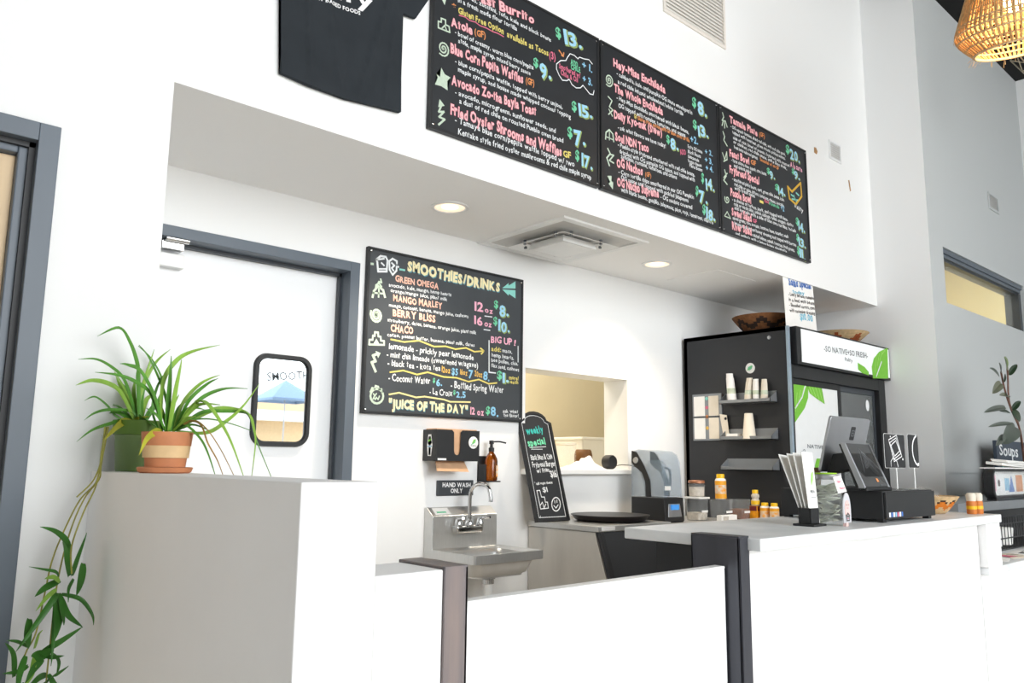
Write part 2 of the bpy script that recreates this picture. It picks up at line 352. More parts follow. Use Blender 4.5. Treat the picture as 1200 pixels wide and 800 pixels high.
# ------------------------------------------------------------------ chalk lettering data (metres on each board)
TEXT = {
 'A': [
  ('t', 'Breakfast Burrito', 0.0343, 0.6495, 0.5884, 0.6931, 0.0438, 'P'),
  ('t', '- potatoes, zucchini, tofu, kale and black beans', 0.0906, 0.6499, 0.7018, 0.6442, 0.0201, 'w'),
  ('t', 'in a fresh made flour tortilla', 0.1227, 0.6108, 0.4763, 0.6133, 0.0222, 'w'),
  ('t', '*', 0.098, 0.5558, 0.1216, 0.5616, 0.032, 'o'),
  ('t', 'Gluten Free Option', 0.1265, 0.5595, 0.3928, 0.5632, 0.0281, 'y'),
  ('t', 'available as Tacos', 0.4141, 0.5588, 0.6846, 0.5618, 0.0296, 'y'),
  ('t', '(3)', 0.6905, 0.5551, 0.7348, 0.558, 0.0356, 'r'),
  ('t', '$', 0.7372, 0.685, 0.7763, 0.6912, 0.0543, 'g'),
  ('t', '13.', 0.8008, 0.6664, 0.9256, 0.6932, 0.0732, 'B'),
  ('t', 'ADD', 0.842, 0.5791, 0.8937, 0.5795, 0.0274, 'g'),
  ('t', 'CHILE', 0.8439, 0.5547, 0.9126, 0.5587, 0.0274, 'g'),
  ('t', 'Smothered w/', 0.7588, 0.5286, 0.9125, 0.5288, 0.0269, 'r'),
  ('t', 'Chile & Oil', 0.7709, 0.4971, 0.8936, 0.497, 0.0269, 'r'),
  ('t', '+ 1.', 0.9253, 0.5909, 1.0024, 0.5907, 0.0371, 'b'),
  ('t', '+ 3.', 0.9283, 0.5182, 1.002, 0.5159, 0.0369, 'b'),
  ('t', 'Atole', 0.0883, 0.4835, 0.2083, 0.4907, 0.0396, 'P'),
  ('t', '(GF)', 0.2205, 0.4955, 0.2855, 0.4982, 0.0285, 'o'),
  ('t', '- bowl of creamy, warm blue corn/pepita', 0.1104, 0.4522, 0.5851, 0.4552, 0.0218, 'w'),
  ('t', 'atole, maple syrup, mixed berry sauce', 0.1289, 0.4213, 0.5659, 0.4202, 0.0218, 'w'),
  ('t', '$', 0.5849, 0.4768, 0.6189, 0.476, 0.0434, 'g'),
  ('t', '9.', 0.6307, 0.4365, 0.7058, 0.4497, 0.0742, 'B'),
  ('t', 'Blue Corn Pepita Waffles', 0.0897, 0.3566, 0.5184, 0.365, 0.0432, 'P'),
  ('t', '(GF)', 0.5359, 0.3732, 0.5916, 0.373, 0.0299, 'o'),
  ('t', '- blue corn/pepita waffle, topped with berry unjoni,', 0.1142, 0.3181, 0.7834, 0.322, 0.0216, 'w'),
  ('t', 'maple syrup, and house made whipped coconut topping', 0.1326, 0.2851, 0.8422, 0.2904, 0.0216, 'w'),
  ('t', 'Avocado Zo-tha Bayla Toast', 0.0985, 0.2152, 0.6042, 0.2311, 0.0427, 'P'),
  ('t', '- avocado, microgreens, sunflower seeds, and', 0.1182, 0.1776, 0.7365, 0.1853, 0.0233, 'w'),
  ('t', 'a dust of red chile on roasted Pueblo oven bread', 0.1426, 0.1445, 0.7899, 0.1486, 0.0234, 'w'),
  ('t', '$', 0.8501, 0.3398, 0.8872, 0.3449, 0.0494, 'g'),
  ('t', '15.', 0.9027, 0.3273, 1.0011, 0.3399, 0.0589, 'B'),
  ('t', '$', 0.8198, 0.1948, 0.8563, 0.1967, 0.0531, 'g'),
  ('t', '7.', 0.8685, 0.1691, 0.9493, 0.179, 0.0757, 'B'),
  ('t', 'Fried Oyster Shrooms and Waffles', 0.0964, 0.0809, 0.7782, 0.0777, 0.0461, 'P'),
  ('t', 'GF', 0.7901, 0.081, 0.8441, 0.0828, 0.0305, 'y'),
  ('t', '$', 0.8746, 0.0867, 0.9054, 0.0863, 0.0531, 'g'),
  ('t', '17.', 0.9208, 0.0682, 0.9996, 0.0713, 0.0624, 'B'),
  ('t', '- Tamaya blue corn/pepita waffle topped w/ two', 0.1218, 0.0501, 0.8684, 0.0454, 0.0269, 'w'),
  ('t', 'Kentake style fried oyster mushrooms & red chile maple syrup', 0.1405, 0.0015, 0.991, 0.013, 0.0269, 'w'),
  ('k', [(0.1315, 0.5495), (0.1652, 0.5551), (0.1897, 0.5488), (0.2241, 0.5545), (0.2492, 0.5481), (0.2894, 0.5517), (0.3253, 0.5493), (0.3563, 0.5531), (0.393, 0.5506)], 0.005, 'r', 0),
  ('k', [(0.7585, 0.6208), (0.7887, 0.6004), (0.7766, 0.6005)], 0.007, 'o', 0),
  ('k', [(0.7887, 0.6004), (0.7917, 0.6197)], 0.007, 'o', 0),
  ('k', [(1.0027, 0.6376), (0.9768, 0.6516), (0.9382, 0.642), (0.9064, 0.6395), (0.8938, 0.6256), (0.8687, 0.6348), (0.8377, 0.6324), (0.8192, 0.6072), (0.807, 0.5845), (0.7707, 0.5712), (0.7408, 0.5423), (0.7409, 0.5155), (0.7589, 0.4906), (0.783, 0.4722), (0.8133, 0.4805), (0.8316, 0.4936), (0.8501, 0.4728), (0.8811, 0.4653), (0.9124, 0.476), (0.9314, 0.4962), (0.9568, 0.4819), (0.9824, 0.4675), (1.0083, 0.4715), (1.0149, 0.497)], 0.005, 'w', 0),
  ('k', [(0.019, 0.4755), (0.035, 0.478), (0.0345, 0.4956), (0.0576, 0.4971), (0.0582, 0.4754), (0.0769, 0.4749), (0.0823, 0.4491), (0.02, 0.4462), (0.019, 0.4755)], 0.007, 'm', 0),
  ('k', [(0.0404, 0.4524), (0.0537, 0.4696), (0.0635, 0.4537)], 0.006, 'm', 0),
  ('k', [(0.0501, 0.3614), (0.051, 0.361), (0.0514, 0.3599), (0.0509, 0.3584), (0.0494, 0.3572), (0.0472, 0.357), (0.045, 0.3583), (0.0433, 0.3609), (0.043, 0.3646), (0.0444, 0.3685), (0.0476, 0.3716), (0.0522, 0.373), (0.0571, 0.372), (0.0614, 0.3683), (0.0638, 0.3625), (0.0635, 0.3555), (0.0603, 0.3489), (0.0544, 0.3441), (0.0468, 0.3425), (0.0391, 0.3448), (0.0329, 0.3509), (0.0298, 0.3598), (0.0306, 0.37), (0.0356, 0.3794), (0.0442, 0.3858), (0.0548, 0.3878), (0.0653, 0.3843), (0.0736, 0.3758), (0.0775, 0.3636), (0.0761, 0.35), (0.0692, 0.3379), (0.0578, 0.3299), (0.0442, 0.3279), (0.031, 0.3326)], 0.007, 'm', 0),
  ('f', [(0.0103, 0.1836), (0.0249, 0.2195), (0.0154, 0.2336), (0.036, 0.2273), (0.0414, 0.272), (0.0605, 0.2476), (0.093, 0.2434), (0.0751, 0.2215), (0.0787, 0.1799), (0.0441, 0.1875)], 'm'),
  ('f', [(0.0313, 0.0889), (0.0369, 0.1272), (0.0648, 0.1055)], 'm'),
  ('k', [(0.0468, 0.0997), (0.0342, 0.0688), (0.0611, 0.0774), (0.0372, 0.0468), (0.0667, 0.0446), (0.036, 0.0122)], 0.009, 'm', 0),
  ('f', [(0.0364, 0.5821), (0.0591, 0.5999), (0.0509, 0.5642)], 'm'),
 ],
 'B': [
  ('t', 'Hey-Miss Enchilada', 0.0757, 0.686, 0.524, 0.6855, 0.0437, 'P'),
  ('t', '- calabacita, kale, and pumpkin OG sauce enveloped in', 0.1014, 0.6445, 0.7802, 0.6359, 0.0243, 'w'),
  ('t', 'a red chile infused wholewheat/white tortilla', 0.1113, 0.6011, 0.691, 0.6025, 0.0242, 'w'),
  ('t', '$', 0.7823, 0.6896, 0.8251, 0.6901, 0.0594, 'g'),
  ('t', '8.', 0.8412, 0.6632, 0.9292, 0.6748, 0.0761, 'B'),
  ('t', 'The Whole Enchilada', 0.0795, 0.5432, 0.4965, 0.5463, 0.0433, 'P'),
  ('t', '- Hey-Miss Enchilada smothered with black beans,', 0.0997, 0.5069, 0.7416, 0.5056, 0.024, 'w'),
  ('t', 'OG topped with romaine, tomatoes, and onions', 0.1144, 0.4687, 0.7072, 0.4745, 0.024, 'w'),
  ('t', 'GF', 0.2433, 0.4494, 0.2649, 0.4488, 0.0245, 'y'),
  ('t', 'Gluten Free option with GF blue corn tortilla', 0.2722, 0.4487, 0.7482, 0.4579, 0.0221, 'o'),
  ('t', '+2.', 0.7568, 0.463, 0.8333, 0.4667, 0.0423, 'b'),
  ('t', '$', 0.7856, 0.5556, 0.8284, 0.5579, 0.0535, 'g'),
  ('t', '13.', 0.8358, 0.5283, 0.9409, 0.5379, 0.0646, 'B'),
  ('t', 'Daily Kyo-nuk (Stew)', 0.0778, 0.4, 0.4868, 0.4172, 0.0428, 'P'),
  ('t', '$', 0.5274, 0.3938, 0.5589, 0.3954, 0.0458, 'g'),
  ('t', '8.', 0.562, 0.3659, 0.6382, 0.3722, 0.0665, 'B'),
  ('t', '- ask what flavors we have today!', 0.1079, 0.3454, 0.5185, 0.3561, 0.0238, 'w'),
  ('t', 'ADD', 0.6538, 0.3561, 0.7118, 0.3722, 0.031, 'r'),
  ('t', 'Extra OG sauce', 0.73, 0.4188, 0.8746, 0.4229, 0.021, 'w'),
  ('t', 'Black Beans', 0.7289, 0.3874, 0.856, 0.3913, 0.021, 'w'),
  ('t', 'Guacamole', 0.7278, 0.3586, 0.8375, 0.3599, 0.0209, 'w'),
  ('t', 'Vegan cheese', 0.7268, 0.3299, 0.8622, 0.3351, 0.0209, 'w'),
  ('t', 'Pinto Beans', 0.7425, 0.3058, 0.8698, 0.3108, 0.0209, 'w'),
  ('t', '+ 2.', 0.901, 0.4302, 0.9808, 0.4364, 0.0323, 'b'),
  ('t', '+ 3.', 0.8987, 0.3765, 0.9783, 0.3821, 0.0322, 'b'),
  ('t', '+ 4.', 0.9054, 0.3307, 0.985, 0.3357, 0.0321, 'b'),
  ('t', 'Soul NDN Taco', 0.0865, 0.2777, 0.3643, 0.2853, 0.0425, 'P'),
  ('t', '- Pueblo-style frybread smothered with red chile beans,', 0.1066, 0.2483, 0.791, 0.259, 0.0236, 'w'),
  ('t', 'drizzled with OG pumpkin OG sauce, and topped with', 0.1199, 0.2145, 0.7897, 0.2276, 0.0236, 'w'),
  ('t', 'avocado, romaine, tomatoes, and onions', 0.1313, 0.1918, 0.6164, 0.1988, 0.0236, 'w'),
  ('t', '$', 0.8541, 0.2439, 0.8843, 0.2437, 0.0582, 'g'),
  ('t', '14.', 0.9004, 0.2163, 0.9885, 0.2195, 0.0638, 'B'),
  ('t', 'OG Nachos', 0.095, 0.1375, 0.3097, 0.1421, 0.0468, 'P'),
  ('t', '(GF)', 0.3316, 0.1454, 0.3834, 0.149, 0.0243, 'o'),
  ('t', '- Corn tortilla chips smothered in our OG Pumpkin', 0.1095, 0.1018, 0.7772, 0.1216, 0.0234, 'w'),
  ('t', 'OG sauce and topped with pickled jalapenos', 0.1297, 0.0745, 0.722, 0.0882, 0.0234, 'w'),
  ('t', '$', 0.7952, 0.1542, 0.8205, 0.1526, 0.0521, 'g'),
  ('t', '7.', 0.8278, 0.1233, 0.9139, 0.128, 0.0732, 'B'),
  ('t', 'OG Nacho Supreme', 0.097, 0.0338, 0.4485, 0.0484, 0.0464, 'P'),
  ('t', '- OG nachos covered', 0.4636, 0.0471, 0.7579, 0.0533, 0.0246, 'w'),
  ('t', 'with black beans, guajillo, jalapenos, pico, roja, tomatoes, cilantro', 0.1287, 0.0092, 0.9673, 0.0109, 0.0233, 'w'),
  ('t', '$', 0.859, 0.0531, 0.8933, 0.053, 0.0574, 'g'),
  ('t', '18.', 0.8966, 0.0304, 0.9886, 0.0323, 0.0681, 'B'),
  ('k', [(0.0391, 0.5938), (0.04, 0.5934), (0.0404, 0.5922), (0.0397, 0.5907), (0.0381, 0.5895), (0.0358, 0.5893), (0.0335, 0.5906), (0.0319, 0.5933), (0.0317, 0.5971), (0.0334, 0.6011), (0.0369, 0.6043), (0.0417, 0.6056), (0.0469, 0.6045), (0.0512, 0.6008), (0.0535, 0.5948), (0.053, 0.5876), (0.0492, 0.5809), (0.0428, 0.576), (0.0348, 0.5745), (0.0268, 0.5769), (0.0205, 0.5831), (0.0176, 0.5923), (0.0189, 0.6028), (0.0246, 0.6123), (0.0339, 0.6189), (0.0451, 0.6208), (0.0561, 0.6171), (0.0644, 0.6083), (0.068, 0.5958), (0.0659, 0.5819), (0.0581, 0.5695), (0.0459, 0.5614), (0.0314, 0.5594), (0.0177, 0.5644)], 0.007, 'm', 0),
  ('k', [(0.0314, 0.5009), (0.0617, 0.4872), (0.0409, 0.4473), (0.068, 0.4371), (0.0337, 0.4026)], 0.007, 'm', 0),
  ('k', [(0.0374, 0.432), (0.0642, 0.4028)], 0.007, 'm', 0),
  ('k', [(0.0089, 0.2597), (0.0126, 0.2979), (0.0396, 0.32), (0.0664, 0.3047), (0.0728, 0.2643)], 0.008, 'm', 0),
  ('k', [(0.0124, 0.2746), (0.0729, 0.2737)], 0.006, 'm', 0),
  ('k', [(0.0396, 0.3153), (0.039, 0.2639)], 0.006, 'm', 0),
  ('k', [(0.0251, 0.2134), (0.045, 0.1912), (0.0179, 0.1606), (0.0375, 0.1245)], 0.009, 'm', 0),
  ('k', [(0.0449, 0.1866), (0.0719, 0.1894), (0.0378, 0.1522), (0.0714, 0.1475)], 0.008, 'm', 0),
  ('f', [(0.0203, 0.0648), (0.0537, 0.0735), (0.0534, 0.0458), (0.0667, 0.04), (0.063, 0.0023), (0.0299, 0.0261), (0.0433, 0.0386)], 'm'),
 ],
 'C': [
  ('t', 'Tamale Plate', 0.0867, 0.7139, 0.4087, 0.7169, 0.0428, 'P'),
  ('t', '(GF)', 0.4301, 0.7261, 0.4984, 0.7286, 0.0299, 'o'),
  ('t', '- OG squash tamales, dried red chile, with red chile pork,', 0.0944, 0.6799, 0.7634, 0.6785, 0.0205, 'w'),
  ('t', 'topped with tomatoes, green onions, pickled onions,', 0.1118, 0.6487, 0.7543, 0.6488, 0.0205, 'w'),
  ('t', 'side of rice, bowl of posole, frybread with roasted', 0.1195, 0.6146, 0.8079, 0.6117, 0.0205, 'w'),
  ('t', 'or chicken, red chile sauce, and a 12oz drink,', 0.1228, 0.5876, 0.7717, 0.5839, 0.0205, 'w'),
  ('t', 'fresh herbs salsa and garnish', 0.1258, 0.5549, 0.4002, 0.5549, 0.0204, 'w'),
  ('t', 'Seasonal w/ no GF', 0.4303, 0.5573, 0.6637, 0.5554, 0.0236, 'o'),
  ('t', '$', 0.7701, 0.7065, 0.8157, 0.7083, 0.0561, 'g'),
  ('t', '20.', 0.8248, 0.6797, 0.9535, 0.6877, 0.0689, 'B'),
  ('t', 'A la carte', 0.8201, 0.621, 0.9833, 0.6212, 0.0374, 'p'),
  ('t', '$', 0.8362, 0.5797, 0.8743, 0.5804, 0.0374, 'g'),
  ('t', '9.', 0.8675, 0.5543, 0.9427, 0.5613, 0.0499, 'B'),
  ('t', 'Feast Bowl', 0.0747, 0.4879, 0.2982, 0.4957, 0.0449, 'P'),
  ('t', 'GF', 0.3188, 0.5041, 0.3798, 0.5091, 0.029, 'o'),
  ('t', '- three sisters stew, squash, corn, beans', 0.0921, 0.4595, 0.5017, 0.4719, 0.0224, 'w'),
  ('t', 'and quinoa salad', 0.1189, 0.4308, 0.3146, 0.4376, 0.0225, 'w'),
  ('t', '$', 0.5107, 0.4946, 0.5457, 0.4949, 0.0357, 'g'),
  ('t', '9.', 0.544, 0.4711, 0.6087, 0.476, 0.0537, 'B'),
  ('t', 'Frybread Special', 0.0692, 0.3846, 0.4079, 0.3903, 0.0473, 'P'),
  ('t', '- smothered pinto beans, corn, green chile, beans, kale,', 0.095, 0.3392, 0.7197, 0.3496, 0.0223, 'w'),
  ('t', 'red chile or salsa, lettuce, tomatoes, cheese, avocado,', 0.118, 0.3093, 0.7164, 0.3074, 0.0223, 'w'),
  ('t', 'with fresh salsa', 0.1166, 0.2843, 0.3504, 0.2881, 0.0222, 'w'),
  ('t', '$', 0.6039, 0.4101, 0.6583, 0.4117, 0.0419, 'g'),
  ('t', '14.', 0.6452, 0.382, 0.7338, 0.3886, 0.054, 'B'),
  ('t', 'Red', 0.4679, 0.2846, 0.5203, 0.2854, 0.0233, 'r'),
  ('t', 'or Green chile', 0.5201, 0.2824, 0.6486, 0.283, 0.0235, 'g'),
  ('t', '+2', 0.6702, 0.2791, 0.714, 0.2773, 0.0359, 'b'),
  ('t', 'Itality', 0.8544, 0.3421, 0.9694, 0.3259, 0.0307, 'w'),
  ('t', 'Posole Bowl', 0.0707, 0.2365, 0.3021, 0.2374, 0.0469, 'P'),
  ('t', '- a choice of turkey, pork, and topped with lime,', 0.0878, 0.2064, 0.7541, 0.2213, 0.022, 'w'),
  ('t', 'roja or verde salsa, onions, cabbage, radish, oregano, cilantro', 0.1052, 0.1805, 0.8251, 0.195, 0.0221, 'w'),
  ('t', 'and avocado with a side of blue corn tortillas, tostada', 0.1096, 0.1571, 0.8567, 0.163, 0.022, 'w'),
  ('t', '$', 0.862, 0.2268, 0.9021, 0.2234, 0.0488, 'g'),
  ('t', '14.', 0.8948, 0.1918, 0.9811, 0.1917, 0.0612, 'B'),
  ('t', 'Sweet Salad', 0.078, 0.1121, 0.3006, 0.1172, 0.0465, 'P'),
  ('t', 'GF', 0.3147, 0.1202, 0.3647, 0.1198, 0.0226, 'r'),
  ('t', 'mixed greens, corn, avocado, tomatoes, beans, cucumber, seeds', 0.0879, 0.0873, 0.7525, 0.1032, 0.0219, 'w'),
  ('t', 'house made lemon honey dressing and topped with berries', 0.1041, 0.0584, 0.8541, 0.0644, 0.0219, 'w'),
  ('t', '$', 0.8582, 0.1127, 0.8924, 0.1106, 0.0484, 'g'),
  ('t', '13.', 0.8899, 0.0803, 0.9833, 0.0835, 0.0546, 'B'),
  ('t', 'River Salad', 0.078, 0.0259, 0.2951, 0.0302, 0.0462, 'P'),
  ('t', 'roasted salmon, squash, tomatoes, fresh greens,', 0.3038, 0.0264, 0.828, 0.0239, 0.0224, 'w'),
  ('t', 'and walnuts with a lemon honey vinaigrette', 0.1138, -0.0042, 0.725, -0.0043, 0.0218, 'w'),
  ('t', '$', 0.8622, 0.0245, 0.8964, 0.0221, 0.0542, 'g'),
  ('t', '11.', 0.8941, -0.0051, 0.9755, -0.005, 0.0604, 'B'),
  ('f', [(0.4062, 0.2872), (0.4525, 0.2867), (0.4513, 0.2693), (0.4051, 0.2699)], 'y'),
  ('k', [(0.7736, 0.4658), (0.8286, 0.4444), (0.9523, 0.5367), (0.9607, 0.443), (0.8736, 0.3652), (0.7898, 0.387)], 0.016, 'gold', 1),
  ('k', [(0.8152, 0.4201), (0.8603, 0.4128)], 0.012, 'teal', 0),
  ('k', [(0.8865, 0.4495), (0.9205, 0.4394)], 0.012, 'teal', 0),
  ('k', [(0.8243, 0.3922), (0.9173, 0.4021)], 0.012, 'teal', 0),
  ('k', [(0.8496, 0.4224), (0.8813, 0.3876)], 0.012, 'teal', 0),
  ('k', [(0.0088, 0.751), (0.0215, 0.7272), (0.0015, 0.6987), (0.0391, 0.7048), (0.0561, 0.671)], 0.008, 'm', 0),
  ('k', [(-0.0002, 0.665), (0.0157, 0.7031)], 0.008, 'm', 0),
  ('k', [(0.0293, 0.6962), (0.0273, 0.6567)], 0.008, 'm', 0),
  ('k', [(0.0073, 0.6285), (0.0244, 0.6005), (0.0139, 0.5753), (0.0497, 0.5471)], 0.008, 'm', 0),
  ('k', [(-0.0044, 0.4878), (0.0167, 0.4499), (0.0429, 0.5066), (0.045, 0.4577), (0.0068, 0.4363)], 0.008, 'm', 0),
  ('k', [(0.0134, 0.3836), (0.0301, 0.3498), (0.0007, 0.3151), (0.0367, 0.2971)], 0.009, 'm', 0),
  ('k', [(0.0404, 0.3689), (0.0015, 0.3316)], 0.008, 'm', 0),
  ('k', [(0.0317, 0.2012), (0.0328, 0.2008), (0.0331, 0.1994), (0.0323, 0.1976), (0.0303, 0.1963), (0.0275, 0.1961), (0.0247, 0.1976), (0.0228, 0.2007), (0.0228, 0.205), (0.025, 0.2095), (0.0295, 0.2131), (0.0355, 0.2147), (0.0417, 0.2135), (0.0469, 0.2092), (0.0494, 0.2023), (0.0484, 0.1942), (0.0435, 0.1865), (0.0354, 0.1809), (0.0255, 0.1792), (0.0158, 0.1819), (0.0084, 0.1891), (0.0052, 0.1996), (0.0073, 0.2115)], 0.008, 'm', 0),
  ('k', [(-0.0017, 0.089), (0.0275, 0.1223), (0.0627, 0.0871), (-0.0017, 0.089)], 0.007, 'm', 0),
 ],
 'S': [
  ('t', 'SMOOTHIES/DRINKS', 0.222, 0.7503, 0.8655, 0.7383, 0.05, 'C'),
  ('t', 'GREEN OMEGA', 0.1504, 0.6816, 0.4278, 0.6847, 0.0313, 'O'),
  ('t', 'avocado, kale, mango, hemp hearts', 0.1132, 0.6488, 0.5156, 0.6581, 0.019, 'w'),
  ('t', 'orange/mango juice, plant milk', 0.1242, 0.6215, 0.489, 0.6282, 0.019, 'w'),
  ('t', 'MANGO MARLEY', 0.1421, 0.5774, 0.4557, 0.5812, 0.0332, 'O'),
  ('t', 'mango, coconut, banana, mango juice, cashews', 0.1175, 0.545, 0.6378, 0.5538, 0.0189, 'w'),
  ('t', 'BERRY BLISS', 0.1421, 0.4997, 0.4126, 0.5034, 0.0353, 'O'),
  ('t', 'strawberry, dates, banana, orange juice, plant milk', 0.1125, 0.4672, 0.6967, 0.4699, 0.0188, 'w'),
  ('t', 'CHACO', 0.133, 0.4192, 0.272, 0.4201, 0.035, 'O'),
  ('t', 'cacao, peanut butter, banana, plant milk, dates', 0.1141, 0.3929, 0.6861, 0.3992, 0.0187, 'w'),
  ('t', '12', 0.6812, 0.602, 0.7434, 0.6018, 0.0483, 'p'),
  ('t', 'oz', 0.756, 0.601, 0.8163, 0.6018, 0.0317, 'p'),
  ('t', '16', 0.6806, 0.5256, 0.7419, 0.5261, 0.0481, 'p'),
  ('t', 'oz', 0.7545, 0.5252, 0.8083, 0.5246, 0.0316, 'p'),
  ('t', '$', 0.8233, 0.6369, 0.8576, 0.6377, 0.0445, 'g'),
  ('t', '8.', 0.8648, 0.5985, 0.9371, 0.6006, 0.0645, 'B'),
  ('t', '$', 0.8207, 0.5433, 0.8529, 0.5434, 0.0442, 'g'),
  ('t', '10.', 0.8581, 0.5085, 0.9452, 0.509, 0.0592, 'B'),
  ('t', 'BIG UP', 0.8037, 0.4361, 0.9663, 0.4365, 0.0365, 'p'),
  ('t', '!', 0.9796, 0.438, 0.993, 0.4369, 0.0324, 'p'),
  ('t', 'add:', 0.8085, 0.388, 0.8817, 0.3881, 0.0267, 'y'),
  ('t', 'maca,', 0.8927, 0.3892, 0.967, 0.3893, 0.0211, 'w'),
  ('t', 'hemp hearts,', 0.8117, 0.3567, 0.9809, 0.3534, 0.0218, 'w'),
  ('t', 'bee pollen, chia,', 0.8098, 0.3275, 1.0148, 0.3242, 0.0217, 'w'),
  ('t', 'flax seed, cashews', 0.8104, 0.2961, 1.022, 0.29, 0.0217, 'w'),
  ('t', '$', 0.8555, 0.2337, 0.8909, 0.2331, 0.0436, 'g'),
  ('t', '1.', 0.8957, 0.2208, 0.9433, 0.2195, 0.0535, 'B'),
  ('t', 'more!', 0.9462, 0.2394, 1.0193, 0.2377, 0.0221, 'y'),
  ('t', 'each', 0.9565, 0.2156, 1.0163, 0.2152, 0.0196, 'y'),
  ('t', 'lemonade - prickly pear lemonade', 0.1264, 0.3287, 0.6818, 0.325, 0.0304, 'w'),
  ('t', '- mint chia limeade (sweetened w/agave)', 0.1149, 0.2862, 0.7134, 0.2827, 0.0281, 'w'),
  ('t', '- black tea - kota tea', 0.1218, 0.2436, 0.4548, 0.244, 0.0302, 'w'),
  ('t', '12oz', 0.4635, 0.2397, 0.5208, 0.239, 0.0296, 'a'),
  ('t', '$5', 0.5298, 0.2296, 0.5736, 0.2286, 0.0368, 'b'),
  ('t', '16oz', 0.5881, 0.2358, 0.6387, 0.2353, 0.0302, 'a'),
  ('t', '7', 0.6479, 0.2253, 0.6782, 0.2244, 0.0422, 'b'),
  ('t', '20oz', 0.6901, 0.2348, 0.7454, 0.2345, 0.0307, 'a'),
  ('t', '8.', 0.7519, 0.2193, 0.7988, 0.2182, 0.0429, 'b'),
  ('t', '- Coconut Water', 0.1301, 0.1665, 0.39, 0.1686, 0.0344, 'w'),
  ('t', '$', 0.4063, 0.1811, 0.4203, 0.1799, 0.0225, 'g'),
  ('t', '6.', 0.4291, 0.1647, 0.4686, 0.1653, 0.0361, 'b'),
  ('t', '- Bottled Spring Water', 0.526, 0.1585, 0.9052, 0.1559, 0.0366, 'w'),
  ('t', '- La Croix', 0.3862, 0.1168, 0.5389, 0.1136, 0.0313, 'w'),
  ('t', '$', 0.5444, 0.1249, 0.5589, 0.1245, 0.0229, 'g'),
  ('t', '2.5', 0.5646, 0.1102, 0.6306, 0.1097, 0.0321, 'b'),
  ('t', '"JUICE OF THE DAY"', 0.1357, 0.0317, 0.647, 0.0258, 0.0427, 'C'),
  ('t', '12 oz', 0.665, 0.0243, 0.7624, 0.0244, 0.0371, 'p'),
  ('t', '$', 0.7746, 0.0335, 0.8057, 0.0326, 0.0425, 'g'),
  ('t', '8.', 0.8122, 0.0235, 0.8691, 0.0233, 0.0474, 'b'),
  ('t', 'ask what', 0.9007, 0.0469, 1.0187, 0.047, 0.0192, 'w'),
  ('t', 'the flavor!', 0.9076, 0.0232, 1.0223, 0.0237, 0.0192, 'w'),
  ('f', [(0.8848, 0.7613), (0.9338, 0.7995), (0.9341, 0.7843), (0.9874, 0.8185), (0.988, 0.7751)], 'teal'),
  ('f', [(0.8849, 0.7538), (0.9882, 0.7649), (0.9889, 0.7165), (0.9348, 0.7363), (0.9351, 0.7237)], 'teal'),
  ('k', [(0.7909, 0.4444), (0.7946, 0.2658), (0.8428, 0.2651)], 0.007, 'w', 0),
  ('k', [(1.0132, 0.4361), (1.0145, 0.3442)], 0.006, 'w', 0),
  ('k', [(0.7564, 0.5806), (0.8103, 0.5823)], 0.006, 'w', 0),
  ('k', [(0.7519, 0.503), (0.796, 0.5035)], 0.006, 'w', 0),
  ('k', [(0.1367, 0.3779), (0.2188, 0.3734), (0.311, 0.3908), (0.4096, 0.3698), (0.4849, 0.3797), (0.5531, 0.371), (0.6258, 0.3857), (0.6868, 0.3707), (0.7545, 0.3824)], 0.008, 'y', 0),
  ('k', [(0.7294, 0.3942), (0.7545, 0.3824), (0.7362, 0.3637)], 0.009, 'y', 0),
  ('k', [(0.1385, 0.2104), (0.2182, 0.2259), (0.3049, 0.2124), (0.3714, 0.2301), (0.4785, 0.214), (0.5651, 0.2163), (0.6485, 0.2019), (0.721, 0.2193), (0.7928, 0.2009), (0.8528, 0.2102)], 0.008, 'y', 0),
  ('k', [(0.138, 0.0982), (0.1966, 0.1108), (0.3027, 0.0936), (0.3566, 0.1015), (0.4822, 0.0936), (0.5253, 0.0844), (0.6634, 0.0907)], 0.008, 'cr', 0),
  ('k', [(0.0192, 0.5791), (0.0253, 0.6106), (0.0491, 0.6408), (0.0804, 0.6236), (0.092, 0.59)], 0.012, 'm', 0),
  ('k', [(0.0207, 0.6012), (0.0862, 0.6068)], 0.009, 'm', 0),
  ('k', [(0.0545, 0.6328), (0.0541, 0.5843)], 0.009, 'm', 0),
  ('k', [(0.0439, 0.6443), (0.0532, 0.6635), (0.0686, 0.6616), (0.0627, 0.6783)], 0.009, 'm', 0),
  ('k', [(0.0349, 0.6209), (0.0364, 0.6431), (0.0535, 0.6569), (0.0695, 0.6396)], 0.009, 'm', 0),
  ('k', [(0.0456, 0.4912), (0.0465, 0.4908), (0.0468, 0.4895), (0.0463, 0.4881), (0.0449, 0.487), (0.0427, 0.487), (0.0404, 0.4884), (0.0387, 0.4912), (0.0384, 0.495), (0.0398, 0.4988), (0.0429, 0.5018), (0.0474, 0.5029), (0.0524, 0.5014), (0.0567, 0.4974), (0.0592, 0.4913), (0.0591, 0.4842), (0.0559, 0.4777), (0.05, 0.4733), (0.0425, 0.4722), (0.0347, 0.4751), (0.0284, 0.4818), (0.0251, 0.4912), (0.0258, 0.5015), (0.0307, 0.5106), (0.0392, 0.5166), (0.0498, 0.5177), (0.0605, 0.5134), (0.0688, 0.5041), (0.073, 0.4913), (0.0717, 0.4777), (0.065, 0.4658), (0.0537, 0.4585), (0.0401, 0.4575), (0.0268, 0.4633), (0.0165, 0.4752), (0.0116, 0.4911), (0.0133, 0.508)], 0.011, 'm', 0),
